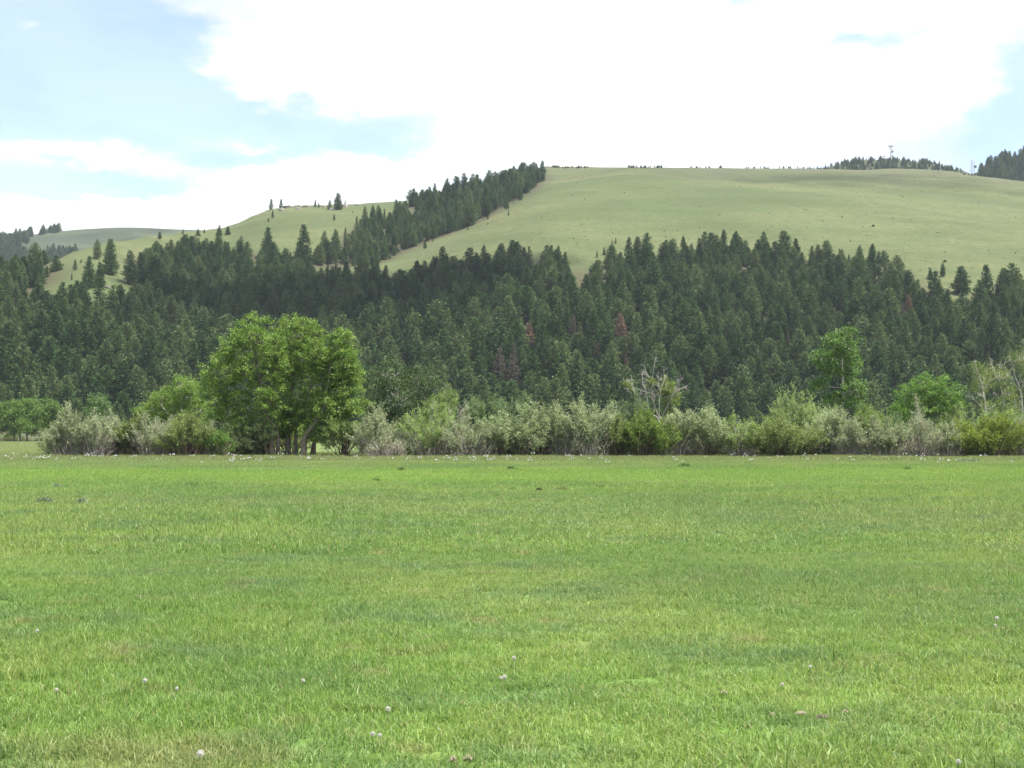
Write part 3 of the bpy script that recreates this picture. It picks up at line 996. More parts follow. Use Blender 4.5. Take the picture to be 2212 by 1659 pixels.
for px, py, hp, key, wd, lab in [
        (1341, 748, 70.5, 'red', 1.3, 'dead pine with rusty red needles in the lower forest'),
        (1143, 766, 64.5, 'red', 1.35, 'dying pine with faded pinkish brown needles above the dusty green shrubs'),
        (1237, 735, 54.5, 'grey', 1.0, 'grey dead conifer between the two red-brown ones'),
        (1111, 852, 106, 'grey', 0.75, 'tall grey bare conifer snag low in the forest'),
        (1080, 830, 80, 'grey', 1.1, 'grey-brown dying conifer left of the tall bare snag'),
        (1963, 682, 44.5, 'red', 1.3, 'brown-topped dying pine near the right margin of the forest'),
        (1947, 690, 42, 'grey', 1.1, 'greyish dying pine left of the brown-topped one'),
        (1290, 790, 52, 'grey', 1.0, 'thin greyish conifer left below the rusty red pine'),
        (1703, 760, 46, 'grey', 0.5, 'bleached bare stick of a snag in the right forest'),
        (1352, 800, 36, 'red', 0.8, 'low rusty brown conifer below the rusty red pine')]:
    pos = hit_hill([px], [py])[0]
    pine(pos, hp * pos[1] / F, DEAD[key], lab, 'dead and dying conifers', wd, 'dead pine', 'dead_pine')
    DEAD_H.add(hp)
    taken.append(pos[:2]); STAND.append((px, py, hp, pos[1]))


# ---- the forest mass: areas of the photograph in which the trees have their feet
def inside(px, py, poly):
    poly = np.asarray(poly, float)
    c = np.zeros(len(px), bool)
    j = len(poly) - 1
    for i in range(len(poly)):
        xi, yi = poly[i]; xj, yj = poly[j]
        hit = ((yi > py) != (yj > py)) & (px < (xj - xi) * (py - yi) / (yj - yi + 1e-9) + xi)
        c ^= hit
        j = i
    return c


FOREST = [
    [(-500, 700), (-150, 655), (0, 656), (50, 666), (130, 676), (165, 684), (250, 674), (300, 654), (345, 632), (330, 590), (420, 600), (520, 596), (640, 596), (690, 606), (800, 608), (870, 618), (950, 604), (1060, 588),
     (1110, 582), (1222, 585), (1230, 640), (1256, 656), (1280, 626), (1296, 592), (1315, 578), (1400, 572), (1540, 563), (1650, 560), (1715, 566), (1738, 604), (1770, 590), (1880, 578), (1950, 602), (1985, 650),
     (2060, 662), (2100, 672), (2130, 650), (2212, 632), (2700, 640), (3000, 945), (-700, 945)],
    [(1165, 380), (1140, 380), (1060, 402), (1000, 414), (890, 443), (866, 478), (790, 492), (765, 520), (735, 545), (640, 562), (600, 560), (520, 552), (440, 543), (400, 547), (330, 558), (305, 566), (310, 590),
     (335, 628), (520, 606), (640, 596), (655, 580), (740, 572), (800, 577), (830, 560), (900, 530), (1015, 488), (1085, 448), (1125, 425), (1182, 386)],
    [(-500, 620), (-60, 585), (0, 582), (60, 590), (110, 590), (95, 612), (40, 642), (-100, 664), (-500, 700)],
]
fr = np.random.default_rng(23)
cand = np.stack([fr.uniform(-560, 560, 110000), fr.uniform(436, 1085, 110000)], 1)
u_ = cand[:, 0] / cand[:, 1]
cand = cand[np.abs(u_) < 0.50]
cz = hill_h(cand[:, 0], cand[:, 1])
cpx, cpy = to_px(np.column_stack([cand, cz]))
ok = np.zeros(len(cand), bool)
for poly in FOREST:
    ok |= inside(cpx, cpy, poly)
# small openings with bare slope
for (ox, oy, rx, ry) in [(180, 800, 14, 22), (375, 750, 14, 14), (232, 640, 40, 14), (455, 700, 10, 10)]:
    ok &= ~((((cpx - ox) / rx) ** 2 + ((cpy - oy) / ry) ** 2) < 1)
cand, cz, cpx, cpy = cand[ok], cz[ok], cpx[ok], cpy[ok]
cell, keep = {}, []
tk = np.array(taken)
for p in tk:
    cell.setdefault((int(p[0] // 6), int(p[1] // 6)), []).append((p[0], p[1], 3.0))
sp_noise = fbm(cand[:, 0] / 60, cand[:, 1] / 60, 61, 3)
for i, (x, y) in enumerate(cand):
    r = 2.8 + 1.6 * sp_noise[i]
    a, b = int(x // 6), int(y // 6)
    good = True
    for ii in (a - 1, a, a + 1):
        for jj in (b - 1, b, b + 1):
            for (qx, qy, qr) in cell.get((ii, jj), ()):
                if (qx - x) ** 2 + (qy - y) ** 2 < min(r, max(qr, 3.0)) ** 2:
                    good = False; break
            if not good: break
        if not good: break
    if good:
        cell.setdefault((a, b), []).append((x, y, r))
        keep.append(i)
keep = np.array(keep)
cand, cz, cpx, cpy = cand[keep], cz[keep], cpx[keep], cpy[keep]
nF = len(cand)
hh = fr.normal(10.2, 2.9, nF) * (0.85 + 0.3 * fbm(cand[:, 0] / 45, cand[:, 1] / 45, 71, 2))
hh = hh * np.interp(cand[:, 1], [450, 560, 760, 1000], [1.12, 0.92, 0.76, 0.76])
hh = np.where(fr.random(nF) < 0.10, hh * 0.55, hh)
hh = np.clip(hh, 4.0, 17)
kk = np.where(hh < 5.0, fr.integers(7, 9, nF), fr.choice([0, 1, 2, 3, 4, 5, 6, 10, 11, 12, 13], nF))
# the trees that stand out are not hidden by nearer ones
free = np.ones(nF, bool)
ctop = cpy - hh / cand[:, 1] * F
for (sx, sy, sh, sY) in STAND:
    if sh > 30 and sh not in DEAD_H:
        continue
    if sh in DEAD_H:
        cov = (np.abs(cpx - sx) < 5 + 0.2 * hh / cand[:, 1] * F) & (cand[:, 1] < sY) & (ctop < sy - 0.35 * sh) & (cpy > sy)
        hh[cov] = np.maximum(4.0, np.minimum(hh[cov], (cpy[cov] - sy + 0.3 * sh) * cand[cov, 1] / F))
        continue
    free &= ~((np.abs(cpx - sx) < 3 + 0.13 * hh / cand[:, 1] * F) & (cand[:, 1] < sY) & (ctop < sy - 0.55 * sh) & (cpy > sy))
cand, cz, cpx, cpy, hh, kk = cand[free], cz[free], cpx[free], cpy[free], hh[free], kk[free]
nF = len(cand)
app = hh / cand[:, 1] * ((np.abs(cpx - CX) < 1130) & (cpy > 0))
order = np.argsort(-app)
N_IND = 300 - n_single
ind = np.zeros(nF, bool)
ind[order[:N_IND]] = True
ZONES = [(20, 'at the left margin above the far round trees'), (290, 'above the grey willows at the left end'), (450, 'behind the rounded light green tree'), (790, 'behind the big cottonwood clump'), (950, 'behind the dark leafy tree beside the cottonwoods'),
         (1060, 'right of the dark leafy tree'), (1350, 'above the pale willows left of the leafless tree'), (1490, 'behind the leafless pale-limbed tree'), (1740, 'between the leafless tree and the tall poplar'),
         (1890, 'behind the tall poplar'), (2090, 'behind the bright green bushy tree'), (9999, 'behind the bare pale cottonwoods at the right margin')]
SHAPES = ['full conical', 'slim conical', 'round-topped', 'narrow', 'open-crowned', 'slender pointed', 'broad round-topped', 'small', 'small', 'small', 'ragged thin-crowned', 'wide bushy', 'high-crowned', 'sparse narrow']
for i in np.nonzero(ind)[0]:
    z = next(t for lim, t in ZONES if cpx[i] < lim)
    row = 'front-row' if cand[i, 1] < 462 else ('second-row' if cand[i, 1] < 492 else 'higher-standing')
    pine((cand[i, 0], cand[i, 1], cz[i] - 0.1), hh[i], PINES[kk[i]], '%s %s conifer, lower forest, %s' % (row, SHAPES[kk[i]], z), 'conifers of the lower forest', fr.uniform(0.95, 1.35))
rest = ~ind
nr = rest.sum()
wide = fr.uniform(1.0, 1.45, nr)
protoH = np.array([p[0] for p in PINES])
s = hh[rest] / protoH[kk[rest]]
scatter('pine_forest', np.column_stack([cand[rest], cz[rest] - 0.1]), np.column_stack([np.zeros(nr), np.zeros(nr), fr.random(nr) * 6.28]), np.column_stack([s * wide, s * wide, s]), kk[rest],
        [p[3] for p in PINES], 'dense dark green conifer forest covering the lower hillside', 'forest')
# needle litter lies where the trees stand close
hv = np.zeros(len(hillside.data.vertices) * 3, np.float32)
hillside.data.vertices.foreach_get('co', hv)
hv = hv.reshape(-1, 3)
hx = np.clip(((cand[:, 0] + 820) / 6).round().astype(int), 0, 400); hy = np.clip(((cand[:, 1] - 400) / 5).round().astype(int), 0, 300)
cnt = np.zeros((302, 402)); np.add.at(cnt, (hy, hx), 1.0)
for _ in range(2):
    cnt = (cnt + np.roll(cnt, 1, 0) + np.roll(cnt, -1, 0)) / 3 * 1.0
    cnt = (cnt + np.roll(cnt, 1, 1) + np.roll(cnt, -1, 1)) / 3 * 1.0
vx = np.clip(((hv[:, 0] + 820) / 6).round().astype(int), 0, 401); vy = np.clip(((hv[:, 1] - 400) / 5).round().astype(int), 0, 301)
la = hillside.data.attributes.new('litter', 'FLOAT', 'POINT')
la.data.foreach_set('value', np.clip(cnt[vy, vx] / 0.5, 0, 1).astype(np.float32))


# ---- woods on the farther ridges
def far_wood(name, hfun, polys, x0, x1, y0, y1, n, hmean, label, sc=1.0):
    c = np.stack([fr.uniform(x0, x1, n), fr.uniform(y0, y1, n)], 1)
    z = hfun(c[:, 0], c[:, 1])
    px, py = to_px(np.column_stack([c, z]))
    k = np.zeros(n, bool)
    for p in polys:
        k |= inside(px, py, p)
    c, z = c[k], z[k]
    m = len(c)
    h = fr.normal(hmean, hmean * 0.2, m)
    s_ = h / 15.0
    w = fr.uniform(1.0, 1.35, m)
    scatter(name, np.column_stack([c, z - 0.3]), np.column_stack([np.zeros(m), np.zeros(m), fr.random(m) * 6.28]), np.column_stack([s_ * w, s_ * w, s_]), fr.integers(0, 7, m), [p[3] for p in PINES[:7]], label, 'wood')


far_wood('far_hill_wood', far_left_h, [[(-400, 560), (0, 520), (40, 514), (68, 507), (62, 522), (40, 545), (60, 552), (95, 548), (110, 545), (175, 545), (150, 580), (-400, 620)], [(84, 504), (106, 502), (130, 500), (128, 503), (84, 508)]],
         -1150, -350, 1400, 1760, 9000, 9, 'dark conifer wood on the distant hazy hill')
far_wood('knoll_wood', knoll_h, [[(1772, 372), (1812, 352), (1850, 348), (1925, 346), (2000, 352), (2045, 362), (2085, 374), (2080, 400), (1772, 400)]], 280, 520, 1330, 1470, 1500, 4.6, 'dark conifers covering the knoll under the mast')
far_wood('wooded_hill_trees', far_right_h, [[(2118, 372), (2135, 360), (2165, 347), (2230, 337), (2400, 330), (2600, 440), (2130, 440)]], 400, 800, 1180, 1345, 5200, 9, 'dense dark trees on the hill at the right margin')

# ------------------------------------------------------------------ broadleaf trees and willows
def ground_y(D):
    return HORIZON + EYE / D * F


def broadleaf(name, label, D, lobes, trunks, leaf, bark='bark', n_clump=420, per=46, size=0.13, clump_r=0.36, cat='tree', group=None, seed=1, limbs=True, inner=0.3, twig_show=0.5, base=None, bare=None, sag=0.0):
    """lobes: x, y, half width, half height in photograph pixels (+ depth offset in m); trunks: list of (points, radius px)"""
    g = np.random.default_rng(seed)
    D = D * 0.965 if D < 106 else D
    mpp = D / F
    bx = trunks[0][0][0][0] if base is None else base
    o = at(bx, ground_y(D), D)
    o[2] = 0.0

    def loc(px, py, dy=0.0):
        p = at(px, py, D)
        return np.array([p[0] - o[0], dy, p[2]])
    root = empty(name, o)
    tag(root, label, cat, group)
    wood = MB()
    stems = []
    for pts, r in trunks:
        q = np.array([loc(*p) for p in pts])
        q[0, 2] = min(q[0, 2], -0.1) if pts[0][1] > 960 else q[0, 2]
        # round the polyline
        tt = np.linspace(0, len(q) - 1, len(q) * 4)
        qq = np.stack([np.interp(tt, np.arange(len(q)), q[:, k]) for k in range(3)], 1)
        for _ in range(2):
            qq[1:-1] = (qq[:-2] + 2 * qq[1:-1] + qq[2:]) / 4
        qq += g.normal(0, 0.02, qq.shape)
        rad = np.linspace(r * mpp, max(0.012, 0.22 * r * mpp), len(qq))
        rad[0] *= 1.35
        tube(wood, qq, rad, 7, 0.3 + 0.4 * g.random(len(qq) * 7))
        stems.append((qq, rad))
    LB = []
    for lb in lobes:
        px, py, rx, ry = lb[:4]
        dy = lb[4] if len(lb) > 4 else g.normal(0, 0.5)
        c = loc(px, py, dy)
        rr = np.array([rx * mpp, max(0.7 * rx * mpp, 0.5 * (rx + ry) * mpp), ry * mpp])
        LB.append((c, rr))
        if limbs and len(stems):
            # a limb from the nearest stem point below the lobe
            best = None
            for qq, rad in stems:
                dd = np.linalg.norm(qq - c, axis=1) + 3.0 * np.maximum(0, qq[:, 2] - c[2] + 0.25 * rr[2])
                k = int(np.argmin(dd))
                if best is None or dd[k] < best[0]:
                    best = (dd[k], qq[k], rad[k])
            a, ra = best[1], best[2]
            midp = a * 0.5 + c * 0.5 + np.array([0, 0, -0.12 * np.linalg.norm(c - a)])
            end = c + np.array([0, 0, rr[2] * 0.55])
            t = np.linspace(0, 1, 7)[:, None]
            q = (1 - t) ** 2 * a + 2 * t * (1 - t) * midp + t * t * end
            tube(wood, q, np.linspace(max(0.03, ra * 0.62), 0.012, 7), 5, 0.5)
    vol = np.array([r[0] * r[2] for c, r in LB]); vol = vol / vol.sum()
    fo = MB()
    tips, roots_ = [], []
    for (c, r), v in zip(LB, vol):
        n = max(4, int(n_clump * v))
        d = norm(g.normal(size=(n, 3)))
        rad = np.where(g.random(n) < inner, g.random(n) ** 0.5 * 0.8, 0.70 + 0.36 * g.random(n) + 0.28 * (g.random(n) < 0.14))
        lumps = 0.82 + 0.30 * np.sin(d[:, 0] * 5 + g.random() * 6) * np.sin(d[:, 2] * 4 + g.random() * 6)
        cc = c + d * r * (rad * lumps)[:, None]
        ct = g.normal(0, 0.2, n)
        out = norm(d + np.array([0, 0, 0.55]))
        m = per
        spread = clump_r * g.uniform(0.6, 1.25, n)
        off = g.normal(size=(n, m, 3)) * np.array([1, 1, 0.62])
        pos = cc[:, None, :] + off * spread[:, None, None] * 0.55 + out[:, None, :] * (g.random((n, m)) * spread[:, None])[:, :, None] * 0.7
        dirs = norm(out[:, None, :] * 0.5 + g.normal(size=(n, m, 3)) * 0.8 + np.array([0, 0, -0.25 - sag]))
        tone = np.clip(0.45 + ct[:, None] + g.normal(0, 0.27, (n, m)), 0, 1)
        L = size * g.uniform(0.65, 1.25, n * m)
        leaves(fo, pos.reshape(-1, 3), dirs.reshape(-1, 3), L, L * 0.72, tone.ravel(), 0.5, g)
        sel = g.random(n) < twig_show
        tips.append(cc[sel]); roots_.append(np.broadcast_to(c + np.array([0, 0, -0.2 * r[2]]), (sel.sum(), 3)) + 0.25 * (cc[sel] - c))
    if tips:
        twigs(wood, np.concatenate(roots_), np.concatenate(tips), 0.020, 0.6)
    if bare:
        for q0, q1, r in bare:
            bare_limb(wood, loc(*q0), loc(*q0) + (loc(*q1) - loc(*q0)) * 0.86, r * mpp * 0.5, g, 3)
    link('trunk', wood.mesh('trunk', M[bark], True), root)
    if lobes:
        link('crown', fo.mesh('crown', M[leaf]), root)
    return root


def bare_limb(mb, a, b, r, g, depth, tone=0.8):
    """a leafless limb with side shoots"""
    a, b = np.asarray(a, float), np.asarray(b, float)
    Ln = np.linalg.norm(b - a)
    t = np.linspace(0, 1, 6)[:, None]
    bend = g.normal(0, 0.06, 3) * Ln
    q = a * (1 - t) + b * t + bend * np.sin(t * pi)
    tube(mb, q, np.linspace(r, max(0.007, r * 0.35), 6), 5 if depth > 1 else 3, tone)
    if depth <= 0:
        return
    for _ in range(4 + (depth > 1) * 2):
        s = g.uniform(0.3, 0.98)
        p = a * (1 - s) + b * s + bend * sin(s * pi)
        d = norm((b - a) / Ln * 0.8 + g.normal(0, 0.55, 3) + np.array([0, 0, 0.2]))
        bare_limb(mb, p, p + d * Ln * g.uniform(0.2, 0.42), max(0.008, r * 0.42), g, depth - 1, tone)


def willow(label, px, D, wpx, hpx, leaf, twig='twig', stems=46, tw=15, lv=15, size=0.112, start=0.30, lean=0.0, group='willow shrubs along the meadow edge', seed=1, name='willow_shrub', cat='shrub', dead=0.0, dome=0.66, spread=0.34, fine=36, deep=0.85):
    """many arching stems from one foot, with twigs and narrow leaves on their upper parts"""
    g = np.random.default_rng(seed * 7 + 3)
    D = D * 0.965 if D < 104.5 else D
    mpp = D / F
    rx, h = wpx * 0.63 * mpp, hpx * mpp * 1.08
    stems, tw = int(stems * 1.15), int(tw * 1.15)
    lv = int(lv * 1.3) if lv > 11 and lv != 15 else lv
    ry = rx * deep
    root = empty(name, (ray(px, 900)[0] * D, D, 0.0))
    tag(root, label, cat, group)
    wood, fo, snag = MB(), MB(), MB()
    lumpA = g.random(3) * 6.28
    TA, TB, TT = [], [], []
    LC, LD, LT = [], [], []
    for k in range(stems):
        th = g.random() * 2 * pi
        rr = math.sqrt(g.random()) if g.random() < 0.75 else g.random()
        tipxy = np.array([cos(th) * rr * rx, sin(th) * rr * ry])
        lump = 0.88 + 0.16 * sin(2.1 * th + lumpA[0]) + 0.10 * sin(tipxy[0] / max(rx, .1) * 5 + lumpA[1])
        z = h * math.sqrt(max(0.05, 1 - dome * rr ** 2.2)) * (0.70 + 0.30 * g.random() ** 0.6) * lump
        base = np.array([cos(th) * rr * rx * spread + g.normal(0, 0.12), sin(th) * rr * ry * spread + g.normal(0, 0.12), -0.05])
        tip = np.array([tipxy[0] + lean * z, tipxy[1], z])
        ctl = np.array([base[0] + 0.30 * (tip[0] - base[0]), base[1] + 0.30 * (tip[1] - base[1]), 0.62 * z])
        t = np.linspace(0, 1, 6)[:, None]
        q = (1 - t) ** 2 * base + 2 * t * (1 - t) * ctl + t * t * tip
        q[1:-1] += g.normal(0, 0.035, (4, 3))
        is_dead = g.random() < dead
        r0 = g.uniform(0.014, 0.034)
        tube(snag if is_dead else wood, q, np.linspace(r0, 0.006, 6), 4, g.random())
        ct = g.normal(0, 0.12)
        m = tw
        s = start + (1 - start) * g.random(m) ** 0.8
        p = (1 - s)[:, None] ** 2 * base + (2 * s * (1 - s))[:, None] * ctl + (s ** 2)[:, None] * tip
        tang = norm(2 * (1 - s)[:, None] * (ctl - base) + 2 * s[:, None] * (tip - ctl))
        d = norm(tang * 0.9 + g.normal(0, 0.55, (m, 3)) + np.array([0, 0, 0.15]))
        L = g.uniform(0.25, 0.62, m) * (0.6 + 0.12 * h)
        e = p + d * L[:, None]
        if is_dead:
            twigs(snag, p, e, 0.008, g.random(m))
            continue
        TA.append(p); TB.append(e); TT.append(g.random(m))
        w = g.random((m, lv))
        c = p[:, None, :] * (1 - w[..., None]) + e[:, None, :] * w[..., None] + g.normal(0, 0.05, (m, lv, 3))
        LC.append(c.reshape(-1, 3))
        LD.append((d[:, None, :] * 0.9 + g.normal(0, 0.65, (m, lv, 3))).reshape(-1, 3))
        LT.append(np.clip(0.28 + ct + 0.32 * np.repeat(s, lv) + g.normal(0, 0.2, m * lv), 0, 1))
    # tangle of fine dead twigs near the foot
    if fine:
        n = fine * 10
        th = g.random(n) * 2 * pi; rr = np.sqrt(g.random(n))
        A = np.stack([np.cos(th) * rr * rx * 0.85, np.sin(th) * rr * ry * 0.85, g.uniform(0.0, 0.55, n) * h * 0.8], 1)
        d = norm(np.stack([np.cos(th) * 0.6, np.sin(th) * 0.6, np.full(n, 0.8)], 1) + g.normal(0, 0.5, (n, 3)))
        TA.append(A); TB.append(A + d * g.uniform(0.3, 0.8, n)[:, None]); TT.append(g.random(n))
    twigs(wood, np.concatenate(TA), np.concatenate(TB), 0.0085, np.concatenate(TT))
    C, Dr, T = np.concatenate(LC), np.concatenate(LD), np.concatenate(LT)
    L = size * g.uniform(0.6, 1.25, len(C))
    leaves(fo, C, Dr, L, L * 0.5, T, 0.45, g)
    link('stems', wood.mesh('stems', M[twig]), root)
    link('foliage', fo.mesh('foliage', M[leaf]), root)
    if snag.n:
        link('dead_stems', snag.mesh('dead_stems', M['dead_twig']), root)
    return root


# ---- the cottonwood clump
G1 = 'cottonwoods of the big clump'
broadleaf('cottonwood_tree', 'leftmost trunk and crown of the big cottonwood clump, widest and brightest', 104, [(545, 738, 62, 44), (487, 800, 46, 52), (560, 800, 72, 58), (472, 865, 30, 52), (515, 885, 60, 50), (592, 862, 50, 50), (585, 715, 30, 26), (452, 835, 16, 34), (500, 745, 30, 25), (548, 692, 16, 16), (522, 708, 14, 14), (575, 698, 12, 12), (465, 920, 24, 26), (480, 770, 18, 16), (600, 760, 28, 48), (560, 925, 55, 20), (505, 925, 36, 24)],
          [([(588, 990), (584, 930), (574, 880), (556, 800), (546, 725)], 7.5), ([(600, 990), (600, 930), (585, 870), (520, 800)], 5), ([(578, 990), (570, 950), (540, 920), (490, 850)], 4.5)], 'cottonwood', n_clump=900, per=50, size=0.115, clump_r=0.27, group=G1, seed=11)
broadleaf('cottonwood_tree', 'middle cottonwood of the big clump with the two highest tops', 105, [(640, 728, 55, 40), (655, 697, 26, 18), (622, 700, 18, 18), (635, 795, 66, 58), (645, 872, 60, 45), (690, 770, 36, 50), (600, 935, 32, 18), (640, 925, 40, 20), (675, 905, 40, 28), (700, 815, 28, 55), (610, 900, 50, 26), (682, 725, 24, 26)],
          [([(622, 990), (622, 930), (626, 880), (636, 800), (648, 700)], 7), ([(636, 990), (640, 930), (662, 860), (690, 770)], 5)], 'cottonwood', n_clump=820, per=50, size=0.115, clump_r=0.27, group=G1, seed=12)
broadleaf('cottonwood_tree', 'right cottonwood of the big clump with a thick pale leaning trunk', 103, [(732, 770, 44, 42), (738, 728, 28, 18), (745, 822, 38, 44), (715, 880, 40, 40), (768, 880, 30, 22), (690, 935, 45, 20), (768, 800, 14, 26), (725, 915, 30, 18)],
          [([(654, 990), (656, 945), (680, 915), (700, 880), (708, 830), (722, 740)], 7.5), ([(700, 880), (735, 840), (750, 790)], 4)], 'cottonwood', n_clump=620, per=50, size=0.115, clump_r=0.27, group=G1, seed=13)
broadleaf('leafy_tree', 'rounded light green tree left of the cottonwoods, pale trunk showing', 122, [(385, 840, 38, 32), (415, 855, 36, 38), (350, 865, 34, 30), (375, 890, 45, 32), (430, 890, 30, 34), (320, 888, 28, 24), (405, 925, 45, 30), (445, 912, 18, 22)],
          [([(398, 985), (398, 930), (392, 880), (388, 840)], 6), ([(398, 930), (365, 895), (345, 872)], 3)], 'lightleaf', 'pale_bark', n_clump=420, per=46, size=0.13, group=None, seed=14, sag=0.2)
broadleaf('leafy_tree', 'dark olive green tree just right of the big cottonwoods', 112, [(845, 812, 52, 38), (900, 825, 44, 38), (812, 848, 36, 50), (868, 862, 60, 44), (932, 836, 22, 36), (870, 915, 36, 30), (832, 898, 28, 32), (915, 870, 34, 30)],
          [([(868, 985), (868, 930), (864, 880), (860, 820)], 5), ([(868, 925), (895, 870), (905, 825)], 3)], 'darkleaf', 'pale_bark', n_clump=430, per=40, size=0.135, seed=15)
broadleaf('poplar_tree', 'tall glossy green poplar rising above the willows on the right', 120, [(1818, 745, 40, 32), (1782, 778, 30, 26), (1838, 790, 30, 42), (1770, 832, 24, 16), (1842, 845, 30, 36), (1808, 862, 30, 22), (1858, 880, 18, 20), (1832, 722, 24, 16), (1800, 800, 20, 18)],
          [([(1822, 980), (1822, 900), (1820, 820), (1818, 740)], 4.5)], 'poplar', 'pale_bark', n_clump=330, per=42, size=0.165, clump_r=0.34, seed=16)
broadleaf('leafy_tree', 'bright green bushy tree behind the willows right of the poplar', 124, [(2000, 835, 38, 34), (2040, 850, 34, 40), (1965, 870, 34, 34), (2010, 885, 50, 34), (2060, 885, 24, 30), (1935, 895, 24, 20), (1985, 915, 50, 20)],
          [([(2010, 985), (2010, 920), (2005, 860)], 4.5), ([(2010, 930), (1975, 890)], 3)], 'brightleaf', 'bark', n_clump=420, per=46, size=0.13, seed=17)
broadleaf('slender_tree', 'small slender pale green tree behind the left willows', 140, [(213, 865, 20, 14), (220, 885, 22, 20), (205, 890, 16, 16)], [([(214, 975), (214, 920), (213, 865)], 2)], 'w_dusty', 'bark', n_clump=90, per=40, size=0.13, seed=18)
for k, (x, lab, lb) in enumerate([
        (30, 'far round tree with a dark trunk at the left margin, first of four', [(22, 890, 30, 26), (12, 915, 22, 26), (36, 920, 24, 20)]),
        (43, 'far round tree second in the row of four at the left margin', [(50, 885, 26, 22), (46, 912, 24, 22)]),
        (58, 'far round tree third in the row of four at the left margin', [(68, 884, 26, 22), (66, 912, 24, 24)]),
        (87, 'far round tree at the right end of the row of four beside the willows', [(100, 882, 30, 22), (92, 910, 28, 28), (125, 892, 20, 18)])]):
    broadleaf('round_tree', lab, 318 + 5 * k, lb, [([(x, 957), (x, 925), (x + 2, 890)], 2.2)], 'grove', 'dark_twig', n_clump=200, per=34, size=0.34, clump_r=0.75, group='row of far round trees', seed=30 + k, limbs=False)

# leafless and half-leafless trees
broadleaf('dead_tree', 'leafless pale tree with forked white limbs rising behind the willows', 114, [],
          [([(1432, 985), (1425, 905), (1400, 890), (1390, 880)], 3.5)], None, 'dead_twig', seed=40, cat='dead tree', limbs=False,
          bare=[((1395, 890), (1362, 820), 2.2), ((1400, 888), (1385, 812), 2.4), ((1412, 892), (1403, 840), 1.8), ((1425, 905), (1412, 770, 0.3), 2.6), ((1425, 905), (1445, 790, 0.2), 2.2), ((1430, 900), (1472, 800), 1.8), ((1436, 860), (1482, 832), 1.4)])
broadleaf('leafy_tree', 'yellowish green ragged tree between the white dead limbs', 115, [(1440, 838, 20, 22), (1452, 858, 18, 18), (1445, 880, 20, 16), (1402, 828, 10, 8), (1358, 838, 6, 14)], [([(1444, 985), (1444, 900), (1442, 840)], 2.5)], 'w_olive', 'pale_bark', n_clump=120, per=38, size=0.14, clump_r=0.28, seed=41)
for k, (lab, tr, br, lb) in enumerate([
        ('leaning pale cottonwood with few leaves, left of three at the right margin', [([(2134, 985), (2130, 880), (2120, 828), (2108, 788)], 2.6)], [((2129, 868), (2104, 842), 1.6), ((2126, 850), (2136, 820), 1.2), ((2119, 825), (2100, 800), 1.0), ((2133, 890), (2090, 850), 1.2), ((2112, 800), (2106, 778), 0.9)], [(2125, 830, 26, 36), (2110, 800, 18, 20), (2140, 880, 26, 24)]),
        ('leaning pale half-bare cottonwood, middle of three at the right margin', [([(2172, 985), (2169, 884), (2163, 832), (2140, 785)], 2.6)], [((2168, 870), (2145, 848), 1.5), ((2162, 832), (2135, 812), 1.2), ((2163, 835), (2180, 800), 1.2), ((2145, 795), (2138, 775), 0.9), ((2166, 850), (2188, 830), 1.0)], [(2150, 815, 24, 30), (2170, 850, 22, 26), (2180, 890, 30, 20)]),
        ('tall pale bare-branched cottonwood at the very right margin', [([(2210, 985), (2209, 898), (2206, 848), (2192, 810), (2186, 790)], 3.0)], [((2206, 848), (2168, 785), 1.8), ((2200, 830), (2212, 745), 2.0), ((2192, 810), (2180, 770), 1.4), ((2207, 860), (2230, 780), 1.8), ((2204, 845), (2225, 820), 1.5), ((2209, 890), (2190, 860), 1.2), ((2196, 820), (2160, 800), 1.2)], [(2205, 775, 24, 26), (2200, 880, 28, 30), (2225, 800, 26, 40), (2205, 905, 30, 20)])]):
    broadleaf('pale_cottonwood', lab, 119 + 2 * k, lb, tr, 'w_olive', 'pale_bark', n_clump=[130, 130, 170][k], per=30, size=0.10, clump_r=0.45, group='half-bare cottonwoods at the right margin', seed=50 + k, bare=br, limbs=False, inner=0.6, twig_show=1.0)

